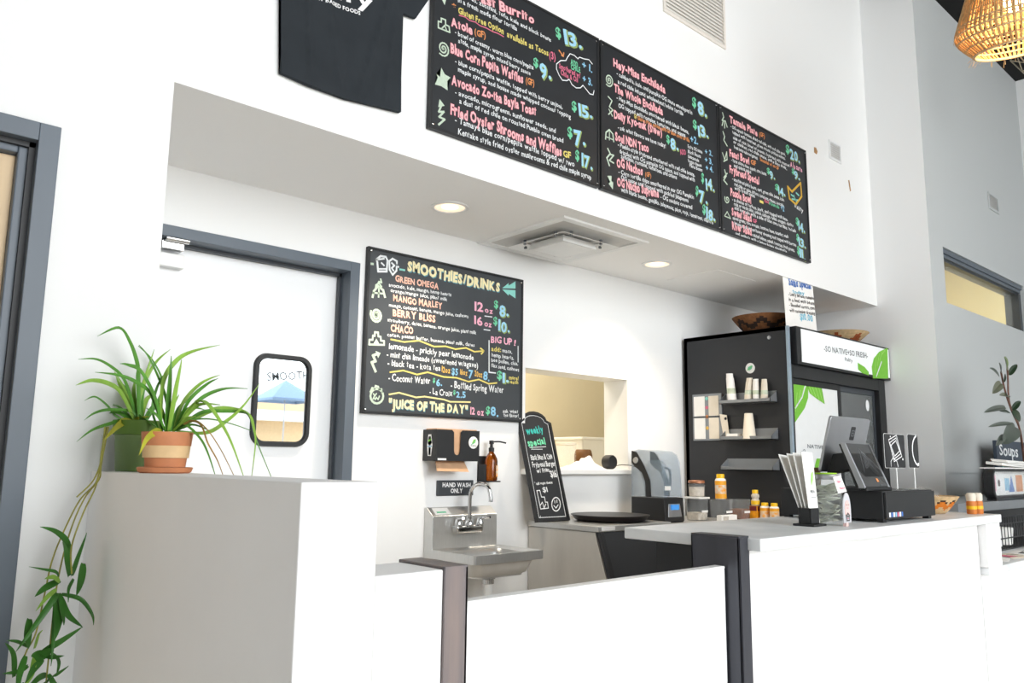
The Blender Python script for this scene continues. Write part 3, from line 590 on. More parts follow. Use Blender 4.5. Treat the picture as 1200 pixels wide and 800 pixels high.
  ('k', [(0.0101, 0.3379), (0.0105, 0.3616), (0.0287, 0.3636), (0.0302, 0.3853), (0.0402, 0.3843), (0.0409, 0.4038), (0.0594, 0.4039), (0.0617, 0.3846), (0.0753, 0.384), (0.0777, 0.3648), (0.0964, 0.3647), (0.0972, 0.3452), (0.0101, 0.3379)], 0.01, 'm', 0),
  ('f', [(0.0345, 0.3449), (0.0507, 0.3726), (0.0694, 0.3465)], 'm'),
  ('k', [(0.0529, 0.2074), (0.0288, 0.2501), (0.0507, 0.2585), (0.0347, 0.2848), (0.0591, 0.2958)], 0.014, 'm', 0),
  ('f', [(0.0485, 0.3098), (0.0788, 0.3021), (0.065, 0.2749)], 'm'),
  ('k', [(0.1031, 0.0874), (0.1008, 0.0734), (0.0932, 0.0612), (0.0814, 0.0527), (0.0673, 0.0491), (0.053, 0.051), (0.0407, 0.0581), (0.0323, 0.0692), (0.0289, 0.0827), (0.031, 0.0965), (0.0385, 0.1087), (0.0501, 0.1173), (0.0642, 0.121), (0.0785, 0.1192), (0.091, 0.1123), (0.0996, 0.1011)], 0.011, 'm', 1),
  ('k', [(0.0279, 0.1037), (0.0369, 0.1233), (0.0518, 0.1201), (0.0561, 0.1353), (0.0711, 0.1321), (0.0767, 0.1197), (0.0916, 0.1208), (0.0948, 0.1039)], 0.01, 'm', 0),
  ('k', [(0.0454, 0.0964), (0.0534, 0.0842), (0.0627, 0.0975)], 0.007, 'm', 0),
  ('k', [(0.0442, 0.0689), (0.0486, 0.0797), (0.0566, 0.0675), (0.0635, 0.0785), (0.0739, 0.0686), (0.0806, 0.086)], 0.007, 'm', 0),
  ('k', [(0.0332, 0.7752), (0.0576, 0.7975), (0.0884, 0.7988), (0.0994, 0.7828), (0.0967, 0.7241), (0.0459, 0.7154), (0.0388, 0.7629), (0.0332, 0.7752)], 0.011, 'w', 0),
  ('k', [(0.0432, 0.7771), (0.0786, 0.788)], 0.009, 'w', 0),
  ('k', [(0.0504, 0.7294), (0.091, 0.7365)], 0.008, 'w', 0),
  ('k', [(0.0642, 0.763), (0.0801, 0.7525)], 0.009, 'w', 0),
  ('k', [(0.1099, 0.7802), (0.13, 0.7974), (0.1566, 0.7887), (0.156, 0.7388), (0.1335, 0.7125), (0.1143, 0.7361), (0.1099, 0.7802)], 0.01, 'w', 0),
  ('k', [(0.1257, 0.7741), (0.1419, 0.7634), (0.1268, 0.7473), (0.1377, 0.7357)], 0.01, 'w', 0),
  ('k', [(0.1547, 0.7703), (0.1684, 0.7591)], 0.008, 'w', 0),
  ('k', [(0.0042, 0.7478), (0.0142, 0.7487)], 0.012, 'm', 0),
  ('k', [(0.1767, 0.7492), (0.2059, 0.7498)], 0.01, 'teal', 0),
 ],
 'F': [
  ('t', 'weekly', 0.0293, 0.5086, 0.1717, 0.5213, 0.0416, 'tealT'),
  ('t', 'special', 0.0253, 0.4371, 0.1702, 0.4509, 0.041, 'gT'),
  ('t', 'Black Bean & Chile', 0.028, 0.3529, 0.2036, 0.3637, 0.0328, 'w'),
  ('t', 'Frybread Burger', 0.0306, 0.3095, 0.217, 0.3212, 0.03, 'w'),
  ('t', 'w/ Fries', 0.0547, 0.2792, 0.1592, 0.2868, 0.0249, 'w'),
  ('t', '$16', 0.1595, 0.2515, 0.2128, 0.2539, 0.0404, 'w'),
  ('t', '* add vegan cheese', 0.0185, 0.2078, 0.1636, 0.2149, 0.0156, 'w'),
  ('t', '$1', 0.0735, 0.1679, 0.1136, 0.1698, 0.0294, 'w'),
  ('k', [(0.0271, 0.176), (0.0509, 0.1771), (0.0545, 0.139), (0.0781, 0.1385), (0.0772, 0.1093), (0.0941, 0.1089), (0.0919, 0.0749), (0.0305, 0.0719), (0.0271, 0.176)], 0.005, 'w', 0),
  ('k', [(0.0321, 0.0911), (0.0537, 0.1098), (0.0583, 0.0759), (0.078, 0.0995)], 0.005, 'w', 0),
  ('k', [(0.1936, 0.0941), (0.1869, 0.0792), (0.1759, 0.0668), (0.1624, 0.0587), (0.1485, 0.0562), (0.1362, 0.0595), (0.1274, 0.0682), (0.1234, 0.081), (0.1248, 0.0959), (0.1314, 0.1107), (0.1422, 0.1232), (0.1557, 0.1315), (0.1697, 0.1342), (0.1821, 0.1309), (0.1911, 0.1221), (0.1951, 0.1092)], 0.006, 'w', 1),
  ('k', [(0.1399, 0.0882), (0.1531, 0.0731), (0.1756, 0.0921)], 0.005, 'w', 0),
  ('k', [(0.1547, 0.1172), (0.1521, 0.1025)], 0.005, 'w', 0),
  ('k', [(0.1726, 0.1193), (0.17, 0.1046)], 0.005, 'w', 0),
  ('k', [(0.033, 0.4271), (0.1661, 0.4352)], 0.004, 'w', 0),
  ('k', [(0.0441, 0.4172), (0.1339, 0.4191)], 0.003, 'w', 0),
 ],
 'H': [
  ('t', '-SO NATIVE+SO FRESH-', 0.3195, 0.1084, 0.987, 0.1232, 0.0383, 'grey'),
  ('t', 'Itality', 0.6192, 0.0728, 0.736, 0.0697, 0.0244, 'grey'),
  ('f', [(1.0536, -0.0189), (1.0431, 0.0653), (1.0873, 0.1329), (1.1816, 0.1903), (1.337, 0.239), (1.3195, 0.0021)], 'leaf'),
  ('f', [(0.9853, -0.0024), (0.8761, 0.0072), (0.8176, 0.0268), (0.8167, 0.076), (0.923, 0.0547), (0.9885, 0.0229)], 'leaf'),
  ('k', [(1.1134, 0.0017), (1.2163, 0.1194)], 0.012, 'w', 0),
  ('k', [(1.0886, 0.0313), (1.1335, 0.1565)], 0.005, 'leafl', 0),
  ('k', [(1.1381, 0.0802), (1.1873, 0.178)], 0.005, 'leafl', 0),
  ('k', [(1.1882, 0.1297), (1.2418, 0.1997)], 0.005, 'leafl', 0),
  ('k', [(1.2391, 0.1799), (1.297, 0.2217)], 0.005, 'leafl', 0),
 ],
 'G': [
  ('f', [(0.0493, 0.7022), (0.1772, 0.7037), (0.2432, 0.6775), (0.236, 0.5976), (0.1843, 0.527), (0.0482, 0.4264)], 'leaf'),
  ('f', [(0.2055, 0.703), (0.422, 0.705), (0.439, 0.6335), (0.4627, 0.5682), (0.3523, 0.5991), (0.2617, 0.6276)], 'leaf'),
  ('k', [(0.0597, 0.4982), (0.092, 0.6219)], 0.006, 'leafl', 0),
  ('k', [(0.2443, 0.6889), (0.2961, 0.6241)], 0.006, 'leafl', 0),
  ('k', [(0.0965, 0.5444), (0.1382, 0.6418)], 0.006, 'leafl', 0),
  ('k', [(0.2903, 0.6866), (0.3416, 0.6099)], 0.006, 'leafl', 0),
  ('k', [(0.1338, 0.5911), (0.1849, 0.6619)], 0.006, 'leafl', 0),
  ('k', [(0.3368, 0.6843), (0.3875, 0.5955)], 0.006, 'leafl', 0),
  ('k', [(0.1715, 0.6384), (0.2322, 0.6823)], 0.006, 'leafl', 0),
  ('k', [(0.3839, 0.6819), (0.4338, 0.581)], 0.006, 'leafl', 0),
  ('k', [(0.0615, 0.5204), (0.1568, 0.5982), (0.2097, 0.6863)], 0.012, 'w', 0),
  ('f', [(0.2872, 0.1567), (0.3145, 0.2014), (0.3966, 0.2024), (0.3766, 0.118), (0.2835, 0.1178)], 'leaf'),
  ('t', 'NATIVE', 0.1951, 0.2689, 0.4144, 0.2621, 0.0249, 'grey'),
  ('t', 'SO', 0.1128, 0.2208, 0.1704, 0.2436, 0.0218, 'grey'),
 ],
 'P': [
  ('t', 'Salad Special', 0.0652, 0.2846, 0.3687, 0.309, 0.0531, 'bl'),
  ('t', 'today', 0.1063, 0.2387, 0.2684, 0.2516, 0.0236, 'bl2'),
  ('t', '- Leafy lettuce, romaine', 0.0483, 0.2124, 0.398, 0.2351, 0.0234, 'dk'),
  ('t', 'in a bed with beans', 0.0487, 0.1762, 0.397, 0.1989, 0.0233, 'dk'),
  ('t', '- Shredded carrots, corn', 0.0491, 0.14, 0.396, 0.1627, 0.0233, 'dk'),
  ('t', 'with cucumber dressing', 0.0495, 0.1038, 0.395, 0.1266, 0.0232, 'dk'),
  ('t', '$10.00', 0.1829, 0.0691, 0.3592, 0.0771, 0.0413, 'bl2'),
 ],
 'W': [
  ('t', 'HAND WASH', 0.0326, 0.049, 0.2219, 0.046, 0.022, 'W'),
  ('t', 'ONLY', 0.0872, 0.0173, 0.1679, 0.0165, 0.0222, 'W'),
 ],
 'Z': [
  ('t', 'Itality', 0.0231, 0.3322, 0.3753, 0.3659, 0.0568, 'W'),
  ('t', 'PLANT BASED FOODS', 0.0833, 0.3055, 0.3184, 0.3204, 0.0155, 'W'),
 ],
 'Q': [
 ],
}
TEXT_PLANE = {
 'A': ((1.862, 2.578, 2.596), (1.0, 0.0, 0.0), (0.0, 0.0, 1.0)),
 'B': ((2.955, 2.578, 2.596), (1.0, 0.0, 0.0), (0.0, 0.0, 1.0)),
 'C': ((4.047, 2.578, 2.596), (1.0, 0.0, 0.0), (0.0, 0.0, 1.0)),
 'S': ((2.083, 3.373, 1.434), (1.0, 0.0, 0.0), (0.0, 0.0, 1.0)),
 'F': ((3.145, 3.235, 0.878), (1.0, 0.0, 0.0), (0.0, 0.2726, 0.9621)),
 'H': ((4.8, 2.545, 1.86), (1.0, 0.0, 0.0), (0.0, 0.0, 1.0)),
 'G': ((4.75, 2.585, 1.05), (1.0, 0.0, 0.0), (0.0, 0.0, 1.0)),
 'P': ((4.775, 2.6, 2.105), (1.0, 0.0, 0.0), (0.0, 0.0, 1.0)),
 'W': ((2.545, 3.382, 1.022), (1.0, 0.0, 0.0), (0.0, 0.0, 1.0)),
 'Z': ((1.18, 2.55, 2.62), (1.0, 0.0, 0.0), (0.0, 0.0, 1.0)),
 'Q': ((5.83, 1.75, 1.25), (1.0, 0.0, 0.0), (0.0, 0.0, 1.0)),
}
TERRA_LEAVES = [([(0.753, 2.215, 1.269), (0.752, 2.215, 1.376), (0.753, 2.215, 1.477)], 0.02, 0), ([(0.759, 2.215, 1.273), (0.764, 2.2, 1.388), (0.771, 2.185, 1.466)], 0.018, 1), ([(0.744, 2.215, 1.268), (0.712, 2.19, 1.35), (0.662, 2.165, 1.421), (0.623, 2.14, 1.433), (0.597, 2.115, 1.433)], 0.016, 0), ([(0.746, 2.215, 1.275), (0.696, 2.185, 1.366), (0.649, 2.155, 1.392), (0.6, 2.125, 1.404), (0.537, 2.095, 1.405)], 0.015, 0), ([(0.773, 2.215, 1.276), (0.798, 2.232, 1.352), (0.85, 2.248, 1.411), (0.911, 2.265, 1.442)], 0.011, 1), ([(0.775, 2.215, 1.276), (0.8, 2.198, 1.355), (0.839, 2.182, 1.402), (0.866, 2.165, 1.421)], 0.011, 0), ([(0.777, 2.215, 1.279), (0.821, 2.188, 1.356), (0.877, 2.162, 1.391), (0.938, 2.135, 1.396)], 0.011, 0), ([(0.779, 2.215, 1.279), (0.813, 2.175, 1.341), (0.864, 2.135, 1.347)], 0.013, 1), ([(0.779, 2.215, 1.276), (0.835, 2.195, 1.325), (0.886, 2.175, 1.331), (0.931, 2.155, 1.33), (0.948, 2.135, 1.318), (0.963, 2.115, 1.255), (1.004, 2.095, 1.155)], 0.012, 0), ([(0.782, 2.215, 1.274), (0.851, 2.19, 1.271), (0.896, 2.165, 1.305), (0.933, 2.14, 1.351), (0.97, 2.115, 1.421)], 0.011, 1), ([(0.779, 2.215, 1.276), (0.8, 2.183, 1.336), (0.819, 2.151, 1.354), (0.84, 2.119, 1.324), (0.876, 2.087, 1.252), (0.908, 2.055, 1.156)], 0.022, 1), ([(0.779, 2.215, 1.279), (0.867, 2.188, 1.335), (0.929, 2.162, 1.335), (0.948, 2.135, 1.321), (0.95, 2.108, 1.285), (0.946, 2.082, 1.245), (0.93, 2.055, 1.156)], 0.015, 1), ([(0.779, 2.215, 1.276), (0.788, 2.177, 1.29), (0.815, 2.14, 1.256), (0.825, 2.103, 1.218), (0.835, 2.065, 1.161)], 0.013, 0), ([(0.779, 2.215, 1.276), (0.804, 2.187, 1.3), (0.824, 2.159, 1.291), (0.835, 2.131, 1.243), (0.852, 2.103, 1.2), (0.861, 2.075, 1.158)], 0.008, 3), ([(0.779, 2.215, 1.276), (0.805, 2.177, 1.304), (0.828, 2.14, 1.286), (0.859, 2.103, 1.229), (0.887, 2.065, 1.156)], 0.004, 3), ([(0.744, 2.215, 1.271), (0.716, 2.182, 1.269), (0.683, 2.148, 1.248), (0.659, 2.115, 1.208)], 0.018, 2), ([(0.775, 2.215, 1.281), (0.789, 2.195, 1.299), (0.824, 2.175, 1.307), (0.861, 2.155, 1.306), (0.913, 2.135, 1.293), (0.946, 2.115, 1.28)], 0.006, 0), ([(0.74, 2.215, 1.271), (0.741, 2.235, 1.4), (0.777, 2.255, 1.466), (0.829, 2.275, 1.502), (0.917, 2.295, 1.533)], 0.014, 1), ([(0.735, 2.215, 1.273), (0.72, 2.235, 1.329), (0.737, 2.255, 1.401), (0.774, 2.275, 1.453)], 0.01, 0), ([(0.757, 2.215, 1.271), (0.76, 2.235, 1.332), (0.749, 2.255, 1.39), (0.715, 2.275, 1.471), (0.692, 2.295, 1.509)], 0.013, 0), ([(0.766, 2.215, 1.274), (0.802, 2.248, 1.323), (0.846, 2.282, 1.343), (0.893, 2.315, 1.342)], 0.012, 0), ([(0.771, 2.215, 1.274), (0.782, 2.165, 1.303), (0.794, 2.115, 1.311)], 0.012, 1), ([(0.764, 2.215, 1.274), (0.787, 2.235, 1.333), (0.824, 2.255, 1.369)], 0.012, 0), ([(0.773, 2.215, 1.274), (0.811, 2.185, 1.291), (0.846, 2.155, 1.278)], 0.01, 0), ([(0.757, 2.215, 1.273), (0.743, 2.24, 1.336), (0.731, 2.265, 1.366)], 0.014, 1), ([(0.762, 2.215, 1.271), (0.767, 2.23, 1.332), (0.792, 2.245, 1.376)], 0.014, 1), ([(0.751, 2.215, 1.273), (0.72, 2.19, 1.31), (0.684, 2.165, 1.329)], 0.012, 0)]
GREEN_LEAVES = [([(0.765, 2.53, 1.318), (0.763, 2.52, 1.433), (0.754, 2.51, 1.478), (0.727, 2.5, 1.538), (0.69, 2.49, 1.579), (0.632, 2.48, 1.546)], 0.02, 0), ([(0.761, 2.53, 1.318), (0.753, 2.514, 1.355), (0.718, 2.498, 1.428), (0.676, 2.482, 1.461), (0.63, 2.466, 1.478), (0.582, 2.45, 1.472)], 0.015, 0), ([(0.753, 2.53, 1.318), (0.715, 2.5, 1.385), (0.67, 2.47, 1.41), (0.617, 2.44, 1.414), (0.572, 2.41, 1.396)], 0.019, 1), ([(0.737, 2.53, 1.312), (0.709, 2.518, 1.323), (0.68, 2.505, 1.351), (0.643, 2.492, 1.373), (0.614, 2.48, 1.36)], 0.01, 0), ([(0.761, 2.53, 1.313), (0.752, 2.505, 1.335), (0.679, 2.48, 1.337), (0.635, 2.455, 1.324), (0.606, 2.43, 1.303)], 0.01, 0), ([(0.761, 2.53, 1.308), (0.733, 2.492, 1.311), (0.675, 2.455, 1.295), (0.623, 2.417, 1.275), (0.58, 2.38, 1.243)], 0.011, 0), ([(0.766, 2.53, 1.313), (0.728, 2.48, 1.305), (0.691, 2.43, 1.288), (0.645, 2.38, 1.247)], 0.022, 2), ([(0.785, 2.53, 1.319), (0.846, 2.547, 1.41), (0.82, 2.563, 1.494), (0.776, 2.58, 1.544)], 0.011, 0), ([(0.778, 2.53, 1.319), (0.774, 2.53, 1.37), (0.791, 2.53, 1.462), (0.808, 2.53, 1.532)], 0.014, 1), ([(0.778, 2.53, 1.319), (0.779, 2.542, 1.35), (0.79, 2.555, 1.419), (0.826, 2.567, 1.495), (0.873, 2.58, 1.544)], 0.015, 1), ([(0.758, 2.53, 1.318), (0.756, 2.547, 1.349), (0.739, 2.563, 1.408), (0.714, 2.58, 1.459)], 0.015, 1), ([(0.761, 2.53, 1.316), (0.769, 2.48, 1.317), (0.778, 2.43, 1.303), (0.792, 2.38, 1.285)], 0.03, 0), ([(0.763, 2.53, 1.318), (0.745, 2.53, 1.368), (0.717, 2.53, 1.412), (0.705, 2.53, 1.442)], 0.02, 1), ([(0.768, 2.53, 1.319), (0.764, 2.55, 1.383), (0.771, 2.57, 1.437)], 0.02, 1), ([(0.773, 2.53, 1.319), (0.785, 2.545, 1.377), (0.799, 2.56, 1.412)], 0.018, 0), ([(0.761, 2.53, 1.318), (0.73, 2.555, 1.348), (0.717, 2.58, 1.359)], 0.016, 0), ([(0.78, 2.53, 1.319), (0.811, 2.52, 1.351), (0.837, 2.51, 1.362)], 0.016, 0), ([(0.765, 2.53, 1.318), (0.803, 2.56, 1.373), (0.836, 2.59, 1.398)], 0.016, 1), ([(0.749, 2.53, 1.318), (0.719, 2.515, 1.331), (0.687, 2.5, 1.329)], 0.016, 0), ([(0.773, 2.53, 1.319), (0.753, 2.565, 1.396), (0.741, 2.6, 1.429)], 0.014, 0), ([(0.749, 2.53, 1.315), (0.764, 2.5, 1.312), (0.79, 2.47, 1.323)], 0.02, 2)]
TRAIL_LEAVES = [([(0.6, 2.431, 0.908), (0.587, 2.416, 0.972), (0.554, 2.4, 1.006), (0.514, 2.385, 1.022)], 0.02, 0), ([(0.609, 2.424, 0.886), (0.608, 2.4, 0.921), (0.624, 2.376, 1.002)], 0.016, 0), ([(0.637, 2.437, 0.916), (0.626, 2.407, 0.875), (0.612, 2.377, 0.84)], 0.022, 0), ([(0.597, 2.403, 0.889), (0.572, 2.363, 0.956), (0.556, 2.323, 0.986)], 0.02, 0), ([(0.573, 2.409, 0.888), (0.561, 2.392, 0.904), (0.531, 2.375, 0.914), (0.492, 2.358, 0.926)], 0.009, 0), ([(0.58, 2.419, 0.878), (0.539, 2.392, 0.865), (0.513, 2.365, 0.85)], 0.018, 0), ([(0.59, 2.433, 0.84), (0.633, 2.418, 0.824), (0.66, 2.403, 0.786), (0.664, 2.388, 0.759)], 0.013, 0), ([(0.581, 2.431, 0.843), (0.596, 2.388, 0.793), (0.626, 2.345, 0.764)], 0.022, 0), ([(0.578, 2.407, 0.847), (0.58, 2.367, 0.8), (0.577, 2.327, 0.779)], 0.014, 0), ([(0.572, 2.408, 0.849), (0.561, 2.391, 0.835), (0.519, 2.375, 0.773), (0.481, 2.358, 0.721)], 0.018, 0), ([(0.577, 2.428, 0.838), (0.571, 2.404, 0.817), (0.567, 2.38, 0.738), (0.563, 2.356, 0.676)], 0.016, 0), ([(0.575, 2.411, 0.835), (0.57, 2.369, 0.795), (0.559, 2.328, 0.744)], 0.03, 0), ([(0.55, 2.405, 0.703), (0.586, 2.383, 0.729), (0.63, 2.36, 0.763)], 0.016, 0), ([(0.516, 2.416, 0.788), (0.507, 2.379, 0.746), (0.505, 2.342, 0.728)], 0.022, 0), ([(0.495, 2.42, 0.648), (0.483, 2.395, 0.708), (0.459, 2.371, 0.744)], 0.016, 0), ([(0.536, 2.421, 0.687), (0.555, 2.399, 0.703), (0.568, 2.377, 0.718)], 0.03, 0), ([(0.562, 2.403, 0.626), (0.571, 2.361, 0.649), (0.594, 2.319, 0.678)], 0.014, 0), ([(0.525, 2.418, 0.671), (0.496, 2.391, 0.666), (0.459, 2.363, 0.673)], 0.012, 0), ([(0.518, 2.404, 0.72), (0.485, 2.369, 0.743), (0.455, 2.335, 0.756)], 0.01, 0), ([(0.57, 2.405, 0.858), (0.539, 2.364, 0.845), (0.509, 2.322, 0.821)], 0.012, 1), ([(0.535, 2.42, 0.711), (0.533, 2.389, 0.748), (0.537, 2.359, 0.766)], 0.012, 1), ([(0.516, 2.416, 0.697), (0.499, 2.385, 0.66), (0.493, 2.354, 0.617)], 0.018, 0), ([(0.572, 2.434, 0.639), (0.546, 2.406, 0.638), (0.513, 2.378, 0.615)], 0.016, 0), ([(0.57, 2.407, 0.645), (0.587, 2.386, 0.612), (0.612, 2.365, 0.594)], 0.016, 0), ([(0.58, 2.438, 0.691), (0.59, 2.402, 0.674), (0.58, 2.367, 0.647)], 0.012, 0), ([(0.615, 2.429, 0.878), (0.596, 2.395, 0.857), (0.591, 2.362, 0.829)], 0.01, 0), ([(0.537, 2.421, 0.689), (0.527, 2.393, 0.654), (0.505, 2.364, 0.631)], 0.016, 1), ([(0.575, 2.4, 0.876), (0.552, 2.375, 0.893), (0.528, 2.35, 0.894)], 0.014, 1), ([(0.558, 2.423, 0.681), (0.531, 2.398, 0.663), (0.513, 2.373, 0.64)], 0.018, 0), ([(0.545, 2.415, 0.7), (0.569, 2.388, 0.69), (0.592, 2.361, 0.696)], 0.014, 0), ([(0.515, 2.426, 0.629), (0.529, 2.387, 0.604), (0.55, 2.348, 0.588)], 0.016, 0), ([(0.515, 2.427, 0.629), (0.486, 2.393, 0.616), (0.468, 2.359, 0.591)], 0.016, 0)]
STEMS_LEAVES = [[(0.682, 2.5, 1.289), (0.674, 2.493, 1.216), (0.671, 2.486, 1.177), (0.662, 2.479, 1.13), (0.625, 2.472, 1.086), (0.595, 2.465, 1.018), (0.567, 2.458, 0.932), (0.554, 2.451, 0.841), (0.541, 2.444, 0.746), (0.519, 2.437, 0.695), (0.51, 2.43, 0.629)], [(0.681, 2.48, 1.289), (0.673, 2.472, 1.216), (0.668, 2.464, 1.173), (0.664, 2.457, 1.14), (0.631, 2.449, 1.093), (0.605, 2.441, 1.026), (0.586, 2.433, 0.942), (0.575, 2.426, 0.855), (0.571, 2.418, 0.749), (0.568, 2.41, 0.623)], [(0.677, 2.46, 1.288), (0.662, 2.437, 1.204), (0.639, 2.413, 1.141), (0.595, 2.39, 1.096)], [(0.663, 2.44, 1.287), (0.656, 2.426, 1.192), (0.645, 2.412, 1.122), (0.617, 2.398, 1.055), (0.592, 2.384, 0.968), (0.595, 2.37, 0.899)]]
RUBBER_LEAVES = [([(6.364, 1.8, 1.899), (6.295, 1.785, 1.94), (6.223, 1.77, 1.968)], 0.0541, 1), ([(6.228, 1.8, 1.863), (6.167, 1.785, 1.896), (6.104, 1.77, 1.915)], 0.0361, 0), ([(6.184, 1.8, 1.83), (6.044, 1.785, 1.852), (5.904, 1.77, 1.862)], 0.0361, 0), ([(6.39, 1.8, 1.859), (6.444, 1.785, 1.905), (6.495, 1.77, 1.939)], 0.0361, 0), ([(6.208, 1.8, 1.784), (6.061, 1.785, 1.743), (5.914, 1.77, 1.692)], 0.0541, 2), ([(6.333, 1.8, 1.703), (6.191, 1.785, 1.702), (6.049, 1.77, 1.689)], 0.03, 2), ([(6.402, 1.8, 1.611), (6.453, 1.785, 1.649), (6.501, 1.77, 1.676)], 0.0361, 0), ([(6.258, 1.8, 1.621), (5.983, 1.785, 1.594), (5.721, 1.77, 1.557)], 0.0361, 0), ([(6.126, 1.8, 1.591), (6.19, 1.785, 1.59), (6.252, 1.77, 1.578)], 0.024, 0), ([(6.398, 1.8, 1.599), (6.422, 1.785, 1.569), (6.443, 1.77, 1.528)], 0.0601, 0), ([(6.358, 1.8, 1.513), (6.061, 1.785, 1.495), (5.78, 1.77, 1.466)], 0.027, 0), ([(6.446, 1.8, 1.492), (6.24, 1.785, 1.432), (6.039, 1.77, 1.362)], 0.0961, 0), ([(6.19, 1.8, 1.419), (6.044, 1.785, 1.388), (5.9, 1.77, 1.348)], 0.0421, 0), ([(6.317, 1.8, 1.714), (6.281, 1.785, 1.705), (6.242, 1.77, 1.684)], 0.03, 2), ([(6.265, 1.8, 1.794), (6.24, 1.785, 1.827), (6.211, 1.77, 1.848)], 0.03, 0)]
RUBSTEM_LEAVES = [[(6.843, 1.81, 1.226), (6.579, 1.808, 1.461), (6.401, 1.805, 1.611), (6.281, 1.802, 1.754), (6.229, 1.8, 1.869)], [(6.881, 1.82, 1.226), (6.579, 1.815, 1.504), (6.393, 1.81, 1.659), (6.388, 1.805, 1.853), (6.37, 1.8, 1.924)]]
load_glyphs(sorted(set(c for b in TEXT.values() for it in b if it[0] == 't' for c in it[1] if c != ' ') | set('SMOOTHIESoupfthedaMENU0123456789.:$OPENSquareCloverGARDEN-+*/&')))

# ================================================================== STRUCTURE
D = 2.6; BW = 3.395; ZS = 2.438; ZC = 5.04
struct('floor', bx((-3.6,-6,-.1), (8.9,6.6,0)), FLOOR)
struct('ceiling', bx((-3.6,-6,ZC), (8.9,2.75,ZC+.1)), BLACKC)
bm = B(); x0 = -3.5
box(bm, (.511,D,0), (.826,D+.15,ZC)); box(bm, (-3.5,D,0), (-.49,D+.15,ZC)); box(bm, (-.49,D,2.177), (.511,D+.15,ZC))
box(bm, (.826,D,ZS), (6.175,D+.15,ZC))
struct('wall_front', bm, WALL)
struct('ceiling_lower', bx((.826,D+.15,ZS), (6.175,BW,ZS+.1)), SOFF)
struct('trim_1', bx((.826,D,ZS-.0015), (6.175,D+.15,ZS)), SOFF)
struct('wall_inner_left', bx((.676,D+.15,0), (.826,BW,ZS)), WALL)
bm = B()
box(bm, (.676,BW,0), (.94,BW+.205,2.54)); box(bm, (.94,BW,2.177), (2.032,BW+.205,2.54)); box(bm, (2.032,BW,0), (3.178,BW+.205,2.54))
box(bm, (3.178,BW,0), (4.107,BW+.205,1.150)); box(bm, (3.178,BW,1.754), (4.107,BW+.205,2.54)); box(bm, (4.107,BW,0), (6.175,BW+.205,2.54))
struct('wall_back', bm, WALL)
struct('trim_2', bx((3.15,3.345,1.135), (4.14,3.62,1.165)), WHITEP, bevel=.004)      # serving-hatch sill
struct('wall_right', bx((6.175,2.34,0), (6.33,BW+.205,ZC)), WALLG)
bm = B(); Y = 2.19
box(bm, (6.175,Y,2.886), (8.9,Y+.15,ZC)); box(bm, (6.175,Y,1.164), (8.9,Y+.15,2.445)); box(bm, (6.175,Y,2.445), (6.444,Y+.15,2.886)); box(bm, (8.42,Y,2.445), (8.9,Y+.15,2.886))
box(bm, (6.175,Y,0), (6.245,Y+.15,1.164)); box(bm, (6.245,Y+.012,0), (8.9,Y+.15,1.164))
bm.normal_update()
for f in bm.faces:
    if f.calc_center_median().x < 6.18: f.material_index = 1
struct('wall_window', bm, [WALLW, WALLG])
struct('wall_far_right', bx((8.75,-6,0), (8.9,2.19,ZC)), WALLG)
struct('wall_left', bx((-3.6,-6,0), (-3.5,2.75,ZC)), WALLG)
# kitchen behind the hatch
bm = B(); box(bm, (1.0,4.95,0), (6.33,5.05,3.0)); box(bm, (.9,BW+.205,0), (1.0,5.05,3.0)); box(bm, (6.33,BW+.205,0), (6.43,5.05,3.0))
struct('wall_kitchen', bm, CREAM)
struct('ceiling_kitchen', bx((.9,BW+.205,3.0), (6.43,5.05,3.1)), CREAM)
# office behind the high window
bm = B(); box(bm, (6.44,4.3,1.6), (9.6,4.4,3.7)); box(bm, (6.34,2.34,1.6), (6.44,4.4,3.7)); box(bm, (9.5,2.34,1.6), (9.6,4.4,3.7)); box(bm, (6.34,2.34,1.5), (9.6,4.4,1.6))
struct('wall_office', bm, CREAM2)
struct('ceiling_office', bx((6.34,2.34,3.6), (9.6,4.4,3.7)), CREAM2)
bm = B(); box(bm, (6.44,4.22,2.96), (9.5,4.3,3.0)); struct('trim_office', bm, CREAM2)
struct('wall_office_panel', bx((6.46,2.5,2.0), (6.95,2.62,2.74)), BROWN)
# high interior window
wo = struct('window_1', bx((6.444,Y+.09,2.445), (8.42,Y+.095,2.886)), GLASS)
bm = B(); box(bm, (6.444,Y+.015,2.85), (8.42,Y+.15,2.886)); box(bm, (6.444,Y+.03,2.822), (8.42,Y+.15,2.85)); box(bm, (6.444,Y+.05,2.805), (8.42,Y+.15,2.822), 1)
box(bm, (6.444,Y+.04,2.445), (6.452,Y+.14,2.81)); box(bm, (8.36,Y+.03,2.445), (8.42,Y+.15,2.81), 1); box(bm, (6.444,Y+.02,2.445), (8.42,Y+.15,2.455))
struct('window_frame', bm, [FRAME, FRAMED], wo)
# storefront glazing behind the viewer (seen only in the reflective pane)
bm = B()
for x in (-.1,1.4,3.8,6.2): box(bm, (x-.03,-4.06,0), (x+.03,-4.0,4.9))
for z in (.03,3.3,4.9): box(bm, (-.1,-4.06,z-.03), (6.2,-4.0,z+.03))
wf = struct('window_2', bm, FRAMED)
lettering('window_lettering', [('t', "SMOOTHIES", 0, 0, .86, .12, .12, 'grey')], ((5.12,-4.0,2.335), (1,0,0), (0,0,1)), wf)
struct('wall_added_right', bx((6.2,-4.06,0), (8.9,-3.96,ZC)), WALLG)  # unseen solid wall, added so daylight falls off to the right
struct('wall_added_left', bx((-3.5,-4.06,0), (-.1,-3.96,ZC)), TANW)  # unseen solid wall, added to cut daylight from the left

